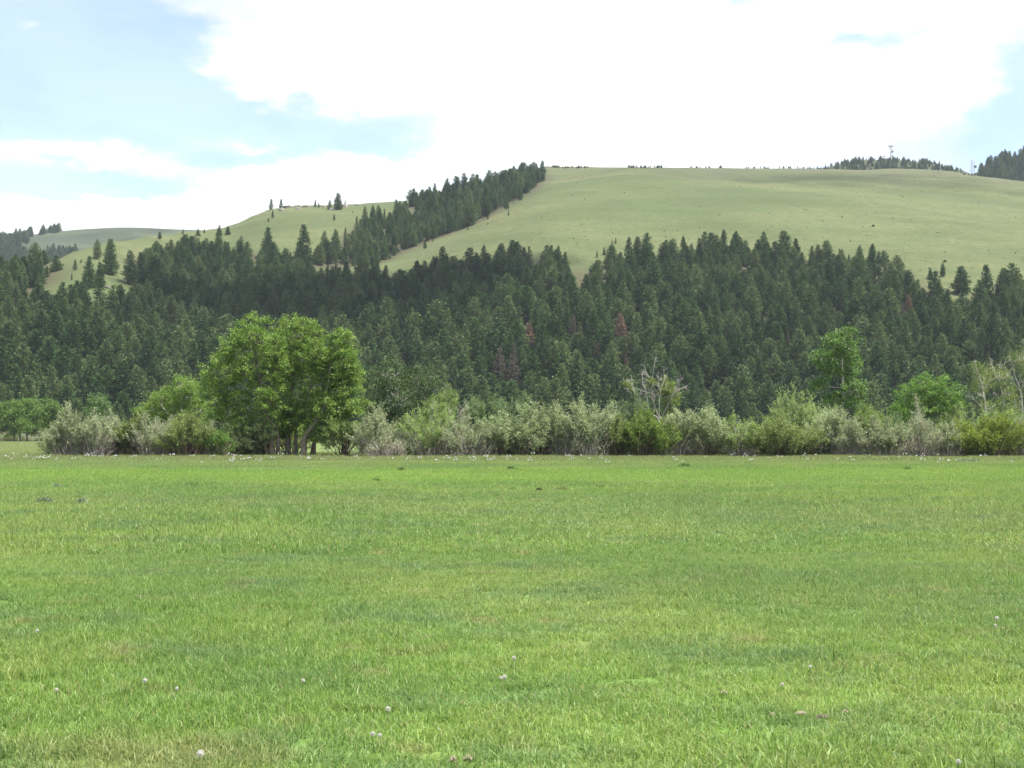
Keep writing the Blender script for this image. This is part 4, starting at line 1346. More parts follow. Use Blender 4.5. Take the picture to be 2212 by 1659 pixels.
# ---- willows, front row and behind
WILLOWS = [
    # label, x, distance, width, height, leaf, keywords
    ('pale grey-green willow at the left end of the row', 150, 102, 92, 100, 'w_grey', dict(stems=58, tw=17)),
    ('grey twiggy willow second from the left end, with a bleached dead branch', 205, 101, 84, 90, 'w_grey', dict(stems=58, tw=13, dead=0.15)),
    ('low grey willow under the small slender tree', 245, 103, 70, 96, 'w_grey', dict(stems=46, tw=15)),
    ('dark-stemmed willow leaning right in the left thicket', 285, 102, 62, 94, 'w_olive', dict(stems=46, tw=14, twig='dark_twig', lean=0.12)),
    ('grey brown twiggy willow in the middle of the left thicket', 335, 101.5, 92, 92, 'w_grey', dict(stems=60, tw=12, lv=8)),
    ('willow with fine olive leaves and dark fanning stems, right part of the left thicket', 405, 101, 118, 88, 'w_olive', dict(stems=66, tw=15, twig='dark_twig')),
    ('grey willow with bleached bare tops leaning right by the cottonwoods', 445, 103, 70, 80, 'w_grey', dict(stems=34, tw=11, lean=0.28, dead=0.30)),
    ('small fresh green bush right of the left thicket', 475, 101, 46, 58, 'brightleaf', dict(stems=34, tw=14, twig='dark_twig', start=0.1)),
    ('deep green shrub left of the cottonwood trunks', 530, 103, 112, 78, 'darkleaf', dict(stems=70, tw=16, twig='dark_twig', start=0.12, lv=12)),
    ('bright green sapling bush standing behind the deep green shrub', 515, 108, 60, 92, 'brightleaf', dict(stems=36, tw=15, twig='dark_twig')),
    ('shaded willow behind the cottonwood trunks', 625, 108, 130, 70, 'w_olive', dict(stems=54, tw=12, twig='dark_twig')),
    ('light willow with two leaning dark trunks right of the cottonwoods', 742, 103, 92, 88, 'w_light', dict(stems=40, tw=14, twig='dark_twig', spread=0.12, start=0.45)),
    ('round grey-green willow on a dark stem below the dark olive tree', 812, 101.5, 100, 96, 'w_grey', dict(stems=56, tw=14, twig='twig', spread=0.2)),
    ('tangle of grey twigs low at the foot of the round grey-green willow', 835, 100.5, 74, 46, 'w_grey', dict(stems=44, tw=12, lv=4)),
    ('wide pale willow right of the dark olive tree', 925, 102, 110, 108, 'w_light', dict(stems=62, tw=14, dead=0.1)),
    ('bright yellowish green bush above the wide pale willow', 955, 108, 92, 136, 'lightleaf', dict(stems=56, tw=17, start=0.45)),
    ('willow with a bleached dead crown of branches', 988, 104, 62, 112, 'w_grey', dict(stems=40, tw=12, dead=0.45)),
    ('low grey twiggy willow sprawling left of the sage willows', 1015, 101, 112, 76, 'w_grey', dict(stems=64, tw=13, dead=0.15)),
    ('first of the upright pale sage willows, with dark stems', 1090, 101.5, 80, 92, 'w_sage', dict(stems=48, tw=14, twig='dark_twig', dome=0.5)),
    ('tall silvery sage willow with a tufted top', 1168, 102, 96, 114, 'w_sage', dict(stems=58, tw=15, twig='dark_twig', dome=0.55)),
    ('short sage willow between the two tall silvery ones', 1130, 101, 60, 80, 'w_sage', dict(stems=36, tw=13, twig='dark_twig')),
    ('fan-shaped silvery willow with grey stems spreading from its foot', 1272, 101, 100, 116, 'w_sage', dict(stems=60, tw=15, spread=0.15, dome=0.45, dead=0.06)),
    ('low pale willow left of the fan-shaped one', 1218, 102, 60, 84, 'w_sage', dict(stems=38, tw=13, dead=0.1)),
    ('olive green bush at the left of the glossy green one', 1338, 102, 90, 90, 'w_olive', dict(stems=56, tw=16, twig='dark_twig', start=0.2)),
    ('dense glossy green bush in the middle of the willow row', 1402, 101, 112, 98, 'w_green', dict(stems=72, tw=18, twig='dark_twig', start=0.25, lv=12)),
    ('grey-stemmed sage willow right of the dense green bush', 1466, 102, 82, 106, 'w_sage', dict(stems=50, tw=13, spread=0.2, dome=0.5)),
    ('vase-shaped sage willow with dark stems parting from the ground', 1532, 101.5, 88, 98, 'w_sage', dict(stems=48, tw=14, twig='dark_twig', spread=0.12, dome=0.4)),
    ('fresh light green willow with a bleached dead stub at its foot', 1600, 101.5, 80, 88, 'w_light', dict(stems=46, tw=15, dead=0.08)),
    ('broad olive green bush with brown dead twigs underneath', 1692, 101, 150, 88, 'w_olive', dict(stems=84, tw=17, twig='dark_twig', start=0.22)),
    ('high rounded light green willow behind the broad olive bush', 1725, 108, 130, 134, 'w_light', dict(stems=62, tw=17, start=0.45)),
    ('dusty sage willow below the tall poplar', 1795, 104, 90, 108, 'w_sage', dict(stems=52, tw=14)),
    ('narrow grey-stemmed willow right of the dusty sage one', 1845, 101.5, 66, 82, 'w_grey', dict(stems=40, tw=12, twig='twig', spread=0.15)),
    ('yellow-green bush peeping over the willows below the poplar', 1885, 110, 110, 100, 'lightleaf', dict(stems=52, tw=17, start=0.3)),
    ('grey-green willow with drooping leaves, left of the brownish one', 1910, 101, 82, 80, 'w_grey', dict(stems=48, tw=15)),
    ('brownish grey twiggy willow near the yellow-green dome', 1985, 101.5, 100, 84, 'w_grey', dict(stems=62, tw=11, lv=7)),
    ('slim grey willow standing up in front of the bright green tree', 1982, 108, 36, 110, 'w_grey', dict(stems=24, tw=12, lv=6)),
    ('olive bush behind, left of the yellow-green dome', 2058, 108, 72, 92, 'w_olive', dict(stems=42, tw=15)),
    ('small pale willow touching the left side of the yellow-green dome', 2048, 101, 52, 70, 'w_grey', dict(stems=34, tw=12, dead=0.1)),
    ('dome-shaped yellow-green bush near the right margin', 2140, 101, 150, 88, 'w_yellow', dict(stems=90, tw=18, twig='dark_twig', start=0.25, lv=12)),
    ('pale olive bush behind the yellow-green dome', 2120, 107, 140, 98, 'w_light', dict(stems=56, tw=14)),
    ('grey twiggy willow cut by the right margin', 2212, 101.5, 60, 84, 'w_grey', dict(stems=44, tw=11, dead=0.2)),
    ('olive bush behind the grey twiggy willow at the extreme right edge', 2275, 102, 110, 95, 'w_olive', dict(stems=50, tw=14)),
    ('dusty green shrub behind the row, left of two', 1048, 150, 74, 112, 'w_dusty', dict(stems=56, tw=20, start=0.3, size=0.15)),
    ('dusty green shrub behind the row, right of two', 1112, 152, 84, 112, 'w_dusty', dict(stems=60, tw=20, start=0.3, size=0.15)),
    ('dark low bush behind between the poplar and the bright tree', 1905, 120, 80, 80, 'w_dusty', dict(stems=46, tw=15)),
    ('low olive shrub under the rounded light green tree', 375, 112, 130, 80, 'w_olive', dict(stems=50, tw=13, twig='dark_twig')),
    ('low dusty shrub under the dark olive tree', 880, 112, 90, 70, 'brightleaf', dict(stems=46, tw=14, twig='dark_twig')),
    ('green undergrowth bush left under the leafless tree', 1365, 111, 70, 118, 'w_dusty', dict(stems=42, tw=14)),
    ('low twiggy bush under the right pale cottonwoods', 2170, 113, 110, 92, 'w_dusty', dict(stems=52, tw=14)),
]
for k, (lab, x, D, w, h, lf, kw) in enumerate(WILLOWS):
    willow(lab, x, D, w, h, lf, seed=k + 5, **kw)

# ---- tangled low brush under and behind the willow row
def brush_mesh(seed, leaf, tw_):
    g = np.random.default_rng(seed)
    mb = MB()
    n = 60
    th = g.random(n) * 6.28; rr = np.sqrt(g.random(n))
    A = np.stack([np.cos(th) * rr * 0.5, np.sin(th) * rr * 0.5, np.zeros(n)], 1)
    B = np.stack([np.cos(th) * rr * 1.2, np.sin(th) * rr * 1.2, (1 - 0.4 * rr ** 2) * g.uniform(0.7, 1.1, n) * 1.7], 1)
    twigs(mb, A, B, 0.014, g.random(n), 1)
    m = 12
    w = g.uniform(0.15, 1, (n, m, 1))
    P0 = (A[:, None] * (1 - w) + B[:, None] * w).reshape(-1, 3)
    dv = norm(g.normal(size=(n * m, 3)) + np.array([0, 0, 0.5]))
    P1 = P0 + dv * g.uniform(0.2, 0.5, n * m)[:, None]
    twigs(mb, P0, P1, 0.008, g.random(n * m), 1)
    k = 7
    q = g.random((n * m, k, 1))
    C = (P0[:, None] * (1 - q) + P1[:, None] * q + g.normal(0, 0.05, (n * m, k, 3))).reshape(-1, 3)
    L = 0.105 * g.uniform(0.6, 1.3, len(C))
    leaves(mb, C, g.normal(size=C.shape) + np.repeat(dv, k, 0), L, L * 0.5, np.clip(g.normal(0.45, 0.25, len(C)), 0, 1), 0.4, g)
    return mb.mesh('brush', [M[leaf], M[tw_]])


BR = [brush_mesh(801, 'w_olive', 'dark_twig'), brush_mesh(802, 'w_grey', 'twig'), brush_mesh(803, 'w_dusty', 'dark_twig')]
g = np.random.default_rng(804)
bx_, by_ = g.uniform(60, 2350, 620), g.uniform(100, 114, 620)
keep_ = (bx_ > 128) & ((bx_ < 560) | (bx_ > 790)) & ~((bx_ > 815) & (bx_ < 860) & (by_ < 104))
bx_, by_ = bx_[keep_], by_[keep_]
far_x, far_y = g.uniform(-160, 150, 150), g.uniform(338, 372, 150)      # low brush added behind the far round trees for the dark shade beneath them
bx_, by_ = np.concatenate([bx_, far_x]), np.concatenate([by_, far_y])
m = len(bx_)
sc_ = g.uniform(0.75, 1.35, m) * np.where(by_ > 200, 0.95, 1)
scatter('undergrowth', np.column_stack([(bx_ - CX) / F * by_, by_, np.zeros(m)]), np.column_stack([np.zeros(m), np.zeros(m), g.random(m) * 6.28]), np.column_stack([sc_, sc_, sc_ * g.uniform(0.7, 1.1, m)]), g.integers(0, 3, m), BR, 'tangled low brush at the foot of the willow row', 'undergrowth')

# ------------------------------------------------------------------ masts, rocks, fence
def mast_base(px, py, Y, hfun):
    p = at(px, py, Y)
    return np.array([p[0], Y, float(hfun(np.array([p[0]]), np.array([Y]))[0])])


Ym = 1448.0
b = mast_base(1925, 346, Ym, knoll_h)
mpp = Ym / F
e = tag(empty('cell_tower', b), 'pale monopole cell tower with antenna ring on the dark knoll', 'tower')
hm = 33 * mpp
mb = MB(); tube(mb, [(0, 0, -2), (0, 0, hm * 0.5), (0, 0, hm)], [0.85, 0.7, 0.55], 10); link('pole', mb.mesh('pole', M['antenna'], True), e)
mb = MB(); tube(mb, [(0, 0, hm - 1.6), (0, 0, hm - 1.2)], [2.0, 2.0], 12); tube(mb, [(0, 0, hm - 0.4), (0, 0, hm)], [2.0, 2.0], 12)
ring = link('antenna_ring', mb.mesh('antenna_ring', M['steel']), e)


def box(mb, c, s, rz=0.0, tone=0.5):
    v = np.array([(x, y, z) for z in (-.5, .5) for y in (-.5, .5) for x in (-.5, .5)]) * np.array(s)
    R = np.array([[cos(rz), -sin(rz), 0], [sin(rz), cos(rz), 0], [0, 0, 1]])
    mb.add(v @ R.T + np.array(c), [[0, 2, 3, 1], [4, 5, 7, 6], [0, 1, 5, 4], [2, 6, 7, 3], [0, 4, 6, 2], [1, 3, 7, 5]], tone)


for k in range(9):
    a = k / 9 * 2 * pi + 0.2
    mb = MB(); box(mb, (2.3 * cos(a), 2.3 * sin(a), hm - 0.8), (0.35, 0.7, 2.6), a)
    link('antenna_panel', mb.mesh('antenna_panel', M['antenna']), ring)
for z, r in ((hm * 0.55, 1.1), (hm * 0.26, 0.8)):
    mb = MB(); tube(mb, [(1.2, 0, z), (1.25, -0.1, z), (1.3, -0.9, z)], [0.15, r, r], 12); link('dish', mb.mesh('dish', M['dish'], True), e)
mb = MB(); box(mb, (-8, 0, 1.2), (9, 4, 3.0)); link('equipment_hut', mb.mesh('equipment_hut', M['dish']), e)

Yl = 1262.0
b = mast_base(2102, 366, Yl, bump_h)
mpl = Yl / F
hl = 36 * mpl
e = tag(empty('lattice_tower', b), 'slender steel lattice tower left of the wooded hill', 'tower')
for k in range(3):
    a = k / 3 * 2 * pi + 0.4
    mb = MB(); tube(mb, [(2.6 * cos(a), 2.6 * sin(a), -2), (1.4 * cos(a), 1.4 * sin(a), hl)], [0.16, 0.13], 5); link('leg', mb.mesh('leg', M['steel']), e)
n = 12
for i in range(n):
    mb = MB()
    z0, z1 = hl * i / n, hl * (i + 1) / n
    r0, r1 = 2.6 - 1.2 * i / n, 2.6 - 1.2 * (i + 1) / n
    for k in range(3):
        a, a2 = k / 3 * 2 * pi + 0.4, (k + 1) / 3 * 2 * pi + 0.4
        p0 = (r0 * cos(a), r0 * sin(a), z0); p1 = (r1 * cos(a2), r1 * sin(a2), z1); p2 = (r1 * cos(a), r1 * sin(a), z1)
        tube(mb, [p0, p1], 0.10, 3); tube(mb, [p2, p1], 0.10, 3)
    link('brace', mb.mesh('brace', M['steel']), e)
mb = MB(); tube(mb, [(1.6, 0, hl * .55), (1.7, -.1, hl * .55), (1.8, -1.0, hl * .55)], [0.2, 1.3, 1.3], 12); link('dish', mb.mesh('dish', M['dish'], True), e)

b = mast_base(2031, 364, 1268.0, bump_h)
e = tag(empty('radio_mast', b), 'short thin radio mast between the two towers', 'mast')
mb = MB(); tube(mb, [(0, 0, -2), (0, 0, 7.5)], [0.22, 0.16], 6); link('pole', mb.mesh('pole', M['steel']), e)
mb = MB(); tube(mb, [(-0.6, 0, 7.2), (3.2, 0, 7.2)], [0.16, 0.12], 5); link('cross_arm', mb.mesh('cross_arm', M['steel']), e)
mb = MB(); box(mb, (2.9, 0, 6.4), (0.5, 0.4, 1.5)); link('antenna_panel', mb.mesh('antenna_panel', M['antenna']), e)


def rock(px, py, wpx, hpx, label, seed, depth=0.9, name='rock_outcrop'):
    g = np.random.default_rng(seed)
    p = hit_hill([px], [py])[0]
    k = p[1] / F
    nu, nv = 14, 8
    th = np.linspace(0, 2 * pi, nu, endpoint=False)
    V, Fc = [], []
    for j in range(nv):
        v = -0.5 + 1.5 * j / (nv - 1)
        r = math.sqrt(max(0.0, 1 - max(0, v) ** 2.6)) if v > 0 else 1.0
        for t in th:
            q = 1 + 0.30 * sin(3 * t + seed) * 0.5 + g.normal(0, 0.13)
            V.append((cos(t) * r * wpx * k / 2 * q, sin(t) * r * wpx * k / 2 * depth * q, v * hpx * k * (1 + g.normal(0, 0.10))))
    for j in range(nv - 1):
        for i in range(nu):
            Fc.append((j * nu + i, j * nu + (i + 1) % nu, (j + 1) * nu + (i + 1) % nu, (j + 1) * nu + i))
    mb = MB(); mb.add(V, Fc)
    mb.v.append(np.zeros((0, 3))); mb.t.append(np.zeros(0))
    o = link(name, mb.mesh(name, M['rock']), None, p)
    return tag(o, label, 'rock', 'rocks on the ridge')


for k, (x, y, w, h, lab) in enumerate([
        (622, 448, 22, 4, 'low flat rock outcrop right of the first ridge pines'), (643, 447, 16, 5, 'rock outcrop on the ridge, second from the left'), (644, 453, 10, 5, 'small boulder just below the skyline rocks'),
        (662, 447, 16, 5, 'rock outcrop left of the paired small pines'), (608, 455, 12, 5, 'boulder under the second ridge pine'), (700, 447, 12, 4, 'rock outcrop right of the paired small pines'),
        (745, 447, 14, 5, 'rock outcrop right of the largest skyline pine'), (773, 444, 14, 3.5, 'flat rock at the right end of the rocky skyline'), (718, 454, 14, 5, 'dark rocks at the foot of the largest skyline pine'),
        (1200, 361, 14, 3.2, 'low rock ledge right of the topmost ridge pine'), (1250, 362, 9, 2.5, 'small rock ledge on the bare ridge line'), (1372, 363, 11, 3, 'dark rock ledge on the bare ridge, right of centre'), (1402, 363, 8, 3, 'short dark ledge next to the one on the bare ridge'),
        (1430, 380, 5, 1.2, 'pale stone on the slope just under the bare ridge'), (168, 618, 10, 4, 'pale boulder in the small clearing on the left shoulder'), (178, 626, 8, 4, 'pale pinkish boulder below the other in the clearing'),
        (232, 622, 16, 2.5, 'flat stony patch under the shoulder pines')]):
    rock(x, y, w, h, lab, 900 + k)

# low scrub along the bare ridge and a few bushes on the slope
SC = [(x, 361.5 + rng.normal(0, 0.8)) for x in np.concatenate([rng.uniform(1190, 1270, 26), rng.uniform(1355, 1430, 30), rng.uniform(1490, 1560, 10), rng.uniform(1600, 1780, 26), rng.uniform(2080, 2140, 16)])]
sp_ = hit_hill([s[0] for s in SC], [s[1] + 1 for s in SC])
m = len(SC)
scatter('ridge_scrub', sp_, np.column_stack([np.zeros(m), np.zeros(m), rng.random(m) * 6]), np.column_stack([rng.uniform(0.25, 0.45, m), rng.uniform(0.25, 0.45, m), rng.uniform(0.12, 0.30, m)]), rng.integers(0, 3, m), [PINES[k][3] for k in YOUNG], 'low dark scrub along the bare ridge line', 'scrub')
for x, y, w, h, lab in [(1886, 490, 9, 4, 'dark low bush alone on the bare slope, right half'), (2041, 566, 11, 4, 'dark flat bush on the slope above the small fir'), (1512, 448, 4, 2, 'small dark bush on the middle of the bare slope'), (1819, 470, 5, 2, 'small flat bush left of the dark low one')]:
    p = hit_hill([x], [y])[0]
    k = p[1] / F
    e = empty('slope_bush', p, 0, (w * k / 5.8, w * k / 5.8, h * k / 7))
    link('stems', PINES[9][2], e); link('foliage', PINES[9][1], e)
    tag(e, lab, 'bush', 'bushes on the bare slope')

# sparse tiny scrub on the bare slope
g = np.random.default_rng(88)
spx = g.uniform(1150, 2300, 420); spy = g.uniform(372, 620, 420)
sp_ = hit_hill(spx, spy)
m = len(sp_)
scatter('slope_scrub', sp_, np.column_stack([np.zeros(m), np.zeros(m), g.random(m) * 6]), np.column_stack([g.uniform(0.04, 0.16, m), g.uniform(0.04, 0.16, m), g.uniform(0.04, 0.09, m)]), g.integers(0, 3, m), [PINES[k][3] for k in YOUNG], 'tiny scattered scrub on the bare slope', 'scrub')

# wire fence in front of the far round trees
e = tag(empty('wire_fence', at(40, 955, 270) * np.array([1, 1, 0])), 'low wire fence with wooden posts in front of the far round trees', 'fence')
x0 = at(40, 955, 270)[0]
for k in range(-5, 6):
    mb = MB(); tube(mb, [(k * 4.0, 0, -0.1), (k * 4.0 + 0.03, 0, 1.25)], [0.08, 0.07], 6); link('post', mb.mesh('post', M['post']), e)
for z in (0.4, 0.75, 1.1):
    mb = MB(); tube(mb, [(-21, -0.09, z), (0, -0.09, z - 0.03), (21, -0.09, z)], 0.008, 4); link('wire', mb.mesh('wire', M['post']), e)

# broken stump among the cottonwoods
mb = MB()
tube(mb, [(0, 0, -0.1), (0.02, 0, 0.5), (0.08, 0, 1.05)], [0.26, 0.20, 0.15], 9, 0.6)
st = tag(empty('stump', (at(676, 985, 101.5)[0], 101.5, 0)), 'short grey broken stump right of the cottonwood trunks', 'stump')
link('trunk', mb.mesh('trunk', M['bark'], True), st)
mb = MB()
for dx, h in ((-0.06, 1.12), (0.05, 1.38), (0.10, 1.2)):
    tube(mb, [(0.08 + dx * 0.6, 0, 0.9), (0.08 + dx, 0.02, h)], [0.06, 0.012], 5, 0.9)
link('splinters', mb.mesh('splinters', M['pale_bark']), st)


# ------------------------------------------------------------------ small things in the grass
def white_mat(name, c, tr=0.5):
    m, N, Lk = new_mat(name)
    d = N.new('ShaderNodeBsdfDiffuse'); d.inputs['Color'].default_value = rgba(c)
    t = N.new('ShaderNodeBsdfTranslucent'); t.inputs['Color'].default_value = rgba(c)
    x = N.new('ShaderNodeMixShader'); x.inputs[0].default_value = tr
    Lk.new(d.outputs[0], x.inputs[1]); Lk.new(t.outputs[0], x.inputs[2])
    o = N.new('ShaderNodeOutputMaterial'); Lk.new(x.outputs[0], o.inputs['Surface'])
    return m


M['seed'] = white_mat('seed_fluff', (0.78, 0.75, 0.70))
M['petal'] = white_mat('white_petals', (0.80, 0.80, 0.80), 0.35)
M['stalk'] = white_mat('flower_stalk', (0.20, 0.24, 0.09), 0.2)
M['sagebrush'] = leaf_mat('sagebrush_leaves', (0.14, 0.185, 0.11), (0.29, 0.345, 0.235), 0.3, 0.2, 0.03)
M['weed'] = leaf_mat('weed_leaves', (0.085, 0.160, 0.045), (0.180, 0.270, 0.085), 0.4, 0.3, 0.06)
M['brownweed'] = leaf_mat('brown_weed_leaves', (0.085, 0.075, 0.040), (0.16, 0.15, 0.075), 0.2, 0.2, 0.03)


def gpos(px, py, z=0.0):
    u, e = ray(px, py)
    Y = (EYE - z) / -e
    return np.array([u * Y, Y, 0.0])


def dandelion(px, py, r, label, seed):
    r *= 0.85
    g = np.random.default_rng(seed)
    z = 0.105
    p = gpos(px, py, z)
    e = tag(empty('dandelion', p), label, 'dandelion', 'dandelion clocks in the grass')
    mb = MB(); lean = g.normal(0, 0.02, 2)
    tube(mb, [(lean[0], lean[1], -0.01), (lean[0] * .3, lean[1] * .3, z * 0.6), (0, 0, z)], 0.0022, 5); link('stem', mb.mesh('stem', M['stalk']), e)
    mb = MB(); n = 150
    d = norm(g.normal(size=(n, 3)))
    C = np.array([0, 0, z])
    twigs(mb, C + d * 0.004, C + d * r * 0.9, 0.0006)
    # parachutes: little star discs at the ends
    for q in range(3):
        t = norm(np.cross(d, g.normal(size=(n, 3))))
        leaves(mb, C + d * r * g.uniform(0.8, 1.0, n)[:, None] - t * r * 0.16, t, r * 0.34, r * 0.10, 0.5, 0.0, g)
    link('seed_head', mb.mesh('seed_head', M['seed']), e)


for k, (x, y, r, lab) in enumerate([
        (433, 1628, 0.022, 'large dandelion clock at the bottom edge of the photo, left part'), (382, 1487, 0.013, 'dandelion head right of the round clock in the left foreground'), (313, 1470, 0.018, 'round dandelion clock in the left foreground'),
        (122, 1490, 0.014, 'dandelion head nearest the left edge in the foreground'), (838, 1531, 0.017, 'single dandelion clock left of the bottom centre'), (805, 1585, 0.015, 'left of two dandelion heads side by side near the bottom'), (820, 1588, 0.013, 'right of two dandelion heads side by side near the bottom'),
        (1082, 1464, 0.013, 'left head of the touching dandelion pair at centre'), (1090, 1462, 0.016, 'right head of the touching dandelion pair at centre'), (1110, 1421, 0.017, 'dandelion clock above the touching pair at centre'),
        (2153, 1335, 0.020, 'dandelion clock near the right edge, upper of two'), (2150, 1351, 0.015, 'dandelion head near the right edge, lower of two'), (655, 1470, 0.014, 'lone dandelion head between the left clocks and the centre'), (80, 1362, 0.015, 'farther dandelion head by the left edge'),
        (1690, 1478, 0.013, 'small dandelion head in the right centre foreground'), (1750, 1440, 0.014, 'dandelion head right of centre, above the bark pieces'), (2070, 1645, 0.014, 'dandelion head at the bottom edge, right part')]):
    dandelion(x, y, r, lab, 400 + k)


def bark_piece(px, py, L, w, label, seed, mat='wood'):
    g = np.random.default_rng(seed)
    p = gpos(px, py, 0.04)
    L *= 0.5; w *= 0.34
    a = g.normal(0, 0.4)
    n = 9
    s = np.linspace(-0.5, 0.5, n)
    mb = MB()
    V = []
    for t in s:
        ww = w * (1 - (2 * abs(t)) ** 3 * 0.7) * g.uniform(0.8, 1.15)
        c = np.array([cos(a) * t * L, sin(a) * t * L, 0.022 + 0.008 * cos(t * pi) + g.normal(0, 0.003)])
        nx = np.array([-sin(a), cos(a), 0])
        for f_, dz in ((-0.5, -0.008), (0, 0.012), (0.5, -0.006), (0.1, -0.016)):
            V.append(c + nx * ww * f_ + np.array([0, 0, dz]))
    Fc = [(i * 4 + k, i * 4 + (k + 1) % 4, (i + 1) * 4 + (k + 1) % 4, (i + 1) * 4 + k) for i in range(n - 1) for k in range(4)]
    mb.add(V, Fc)
    mb.v.append(np.zeros((0, 3))); mb.t.append(np.zeros(0)); mb.f.append(np.array([[0, 1, 2, 3], [n * 4 - 1, n * 4 - 2, n * 4 - 3, n * 4 - 4]])); mb.m.append(np.zeros(2, int))
    o = link('bark_piece', mb.mesh('bark_piece', M[mat]), None, p)
    tag(o, label, 'bark piece', 'bits of wood in the grass')


M['darkwood'] = bark_mat('dark_dead_wood', (0.05, 0.04, 0.03), (0.16, 0.12, 0.09), 20)
for k, (x, y, L, w, lab, mt) in enumerate([
        (1564, 1491, 0.09, 0.04, 'tan wood chip in the right centre foreground', 'wood'), (1692, 1187, 0.26, 0.07, 'pale orange wood chip farther out in the meadow, right of centre', 'wood'), (1728, 1536, 0.15, 0.05, 'pale wood piece at the right foreground beside a dark twig', 'wood'),
        (1775, 1544, 0.14, 0.03, 'dark twig next to the pale wood piece in the right foreground', 'darkwood'), (1668, 1539, 0.07, 0.03, 'small pale chip left of the pale wood piece', 'wood'), (978, 1634, 0.08, 0.04, 'left of two tan chips at the bottom edge near centre', 'wood'),
        (1010, 1632, 0.09, 0.03, 'right of two tan chips at the bottom edge near centre', 'wood'), (1118, 1130, 0.35, 0.07, 'pale stick lying in the mid meadow at centre', 'wood'), (1919, 1134, 0.34, 0.10, 'dark clod lying in the mid meadow, right part', 'darkwood'), (1852, 1187, 0.14, 0.06, 'small tan chip right of the pale orange one', 'wood'), (1825, 1533, 0.09, 0.03, 'small tan chip right of the dark twig in the foreground', 'wood')]):
    bark_piece(x, y, L, w, lab, 500 + k, mt)


def tuft(name, px, py, wpx, hpx, label, mat, seed, stems=26, lv=16, size=0.05, cat='plant', group=None):
    g = np.random.default_rng(seed)
    p = gpos(px, py)
    k = p[1] / F
    rx, h = wpx * k / 2 * 0.85, hpx * k * 0.8
    e = tag(empty(name, p), label, cat, group)
    st, fo = MB(), MB()
    th = g.random(stems) * 6.28; rr = np.sqrt(g.random(stems))
    A = np.stack([np.cos(th) * rr * rx * 0.6, np.sin(th) * rr * rx * 0.5, np.zeros(stems)], 1)
    B = np.stack([np.cos(th) * rr * rx, np.sin(th) * rr * rx * 0.8, h * (1 - 0.45 * rr ** 2) * g.uniform(0.7, 1.05, stems)], 1)
    twigs(st, A, B, 0.006, g.random(stems))
    w = g.uniform(0.15, 1, (stems, lv, 1))
    C = A[:, None] * (1 - w) + B[:, None] * w + g.normal(0, size * 0.6, (stems, lv, 3)) * np.array([1, 1, 0.5])
    C[..., 2] = np.maximum(C[..., 2], 0.02)
    L = size * g.uniform(0.6, 1.3, stems * lv)
    leaves(fo, C.reshape(-1, 3), g.normal(size=(stems * lv, 3)) * 0.7 + np.array([0, 0, 0.8]), L, L * 0.45, g.random(stems * lv), 0.4, g)
    link('stems', st.mesh('stems', M['twig']), e); link('foliage', fo.mesh('foliage', M[mat]), e)


GS = 'clumps growing in the meadow'
for k, (nm, x, y, w, h, lab, mt) in enumerate([
        ('sagebrush', 88, 1092, 28, 22, 'left half of the grey-green sagebrush pair by the left edge', 'sagebrush'), ('sagebrush', 104, 1092, 18, 22, 'right half of the grey-green sagebrush pair by the left edge', 'sagebrush'), ('sagebrush', 179, 1094, 26, 22, 'grey-green sagebrush standing alone right of the pair', 'sagebrush'),
        ('sagebrush', 124, 1056, 22, 12, 'small low sagebrush farther back than the pair', 'sagebrush'), ('weed_clump', 415, 1054, 36, 14, 'largest fresh green weed clump in the left mid meadow', 'weed'), ('weed_clump', 300, 1058, 26, 7, 'low green weed clump left of the largest one', 'weed'),
        ('weed_clump', 460, 1052, 40, 6, 'flat row of weeds right of the largest clump', 'weed'), ('weed_clump', 812, 1042, 14, 10, 'small dark weed tuft left of centre in the far meadow', 'weed'), ('weed_clump', 866, 1019, 16, 11, 'upright green tuft near the willows, left of centre', 'weed'),
        ('weed_clump', 1105, 1018, 18, 12, 'upright green tuft with white flowers near the willows at centre', 'weed'), ('weed_clump', 920, 1088, 18, 9, 'dark weed tuft alone in the mid meadow left of centre', 'weed'), ('weed_clump', 1108, 1063, 12, 9, 'first small tuft in the ragged row right of centre', 'weed'),
        ('weed_clump', 1164, 1064, 8, 10, 'narrow brownish tuft in the ragged row right of centre', 'brownweed'), ('weed_clump', 1212, 1062, 34, 8, 'brownish dock clump in the ragged row right of centre', 'brownweed'), ('weed_clump', 1295, 1058, 22, 9, 'dark green tuft at the right end of the ragged row', 'weed'),
        ('weed_clump', 1775, 1083, 30, 8, 'flat dark weed patch in the right mid meadow', 'weed'), ('weed_clump', 1478, 1012, 30, 12, 'broad-leaved clump with white flowers right of centre near the willows', 'weed'), ('weed_clump', 1960, 1018, 14, 9, 'dark tuft near the willows in the right part', 'weed'),
        ('weed_clump', 2090, 1000, 70, 8, 'pale bluish green weed patch under the yellow-green dome bush', 'sagebrush')]):
    tuft(nm, x, y, w, h, lab, mt, 600 + k, stems=int(18 + w * 0.8), lv=14, size=0.055 * max(1, gpos(x, y)[1] / 40), group=GS)

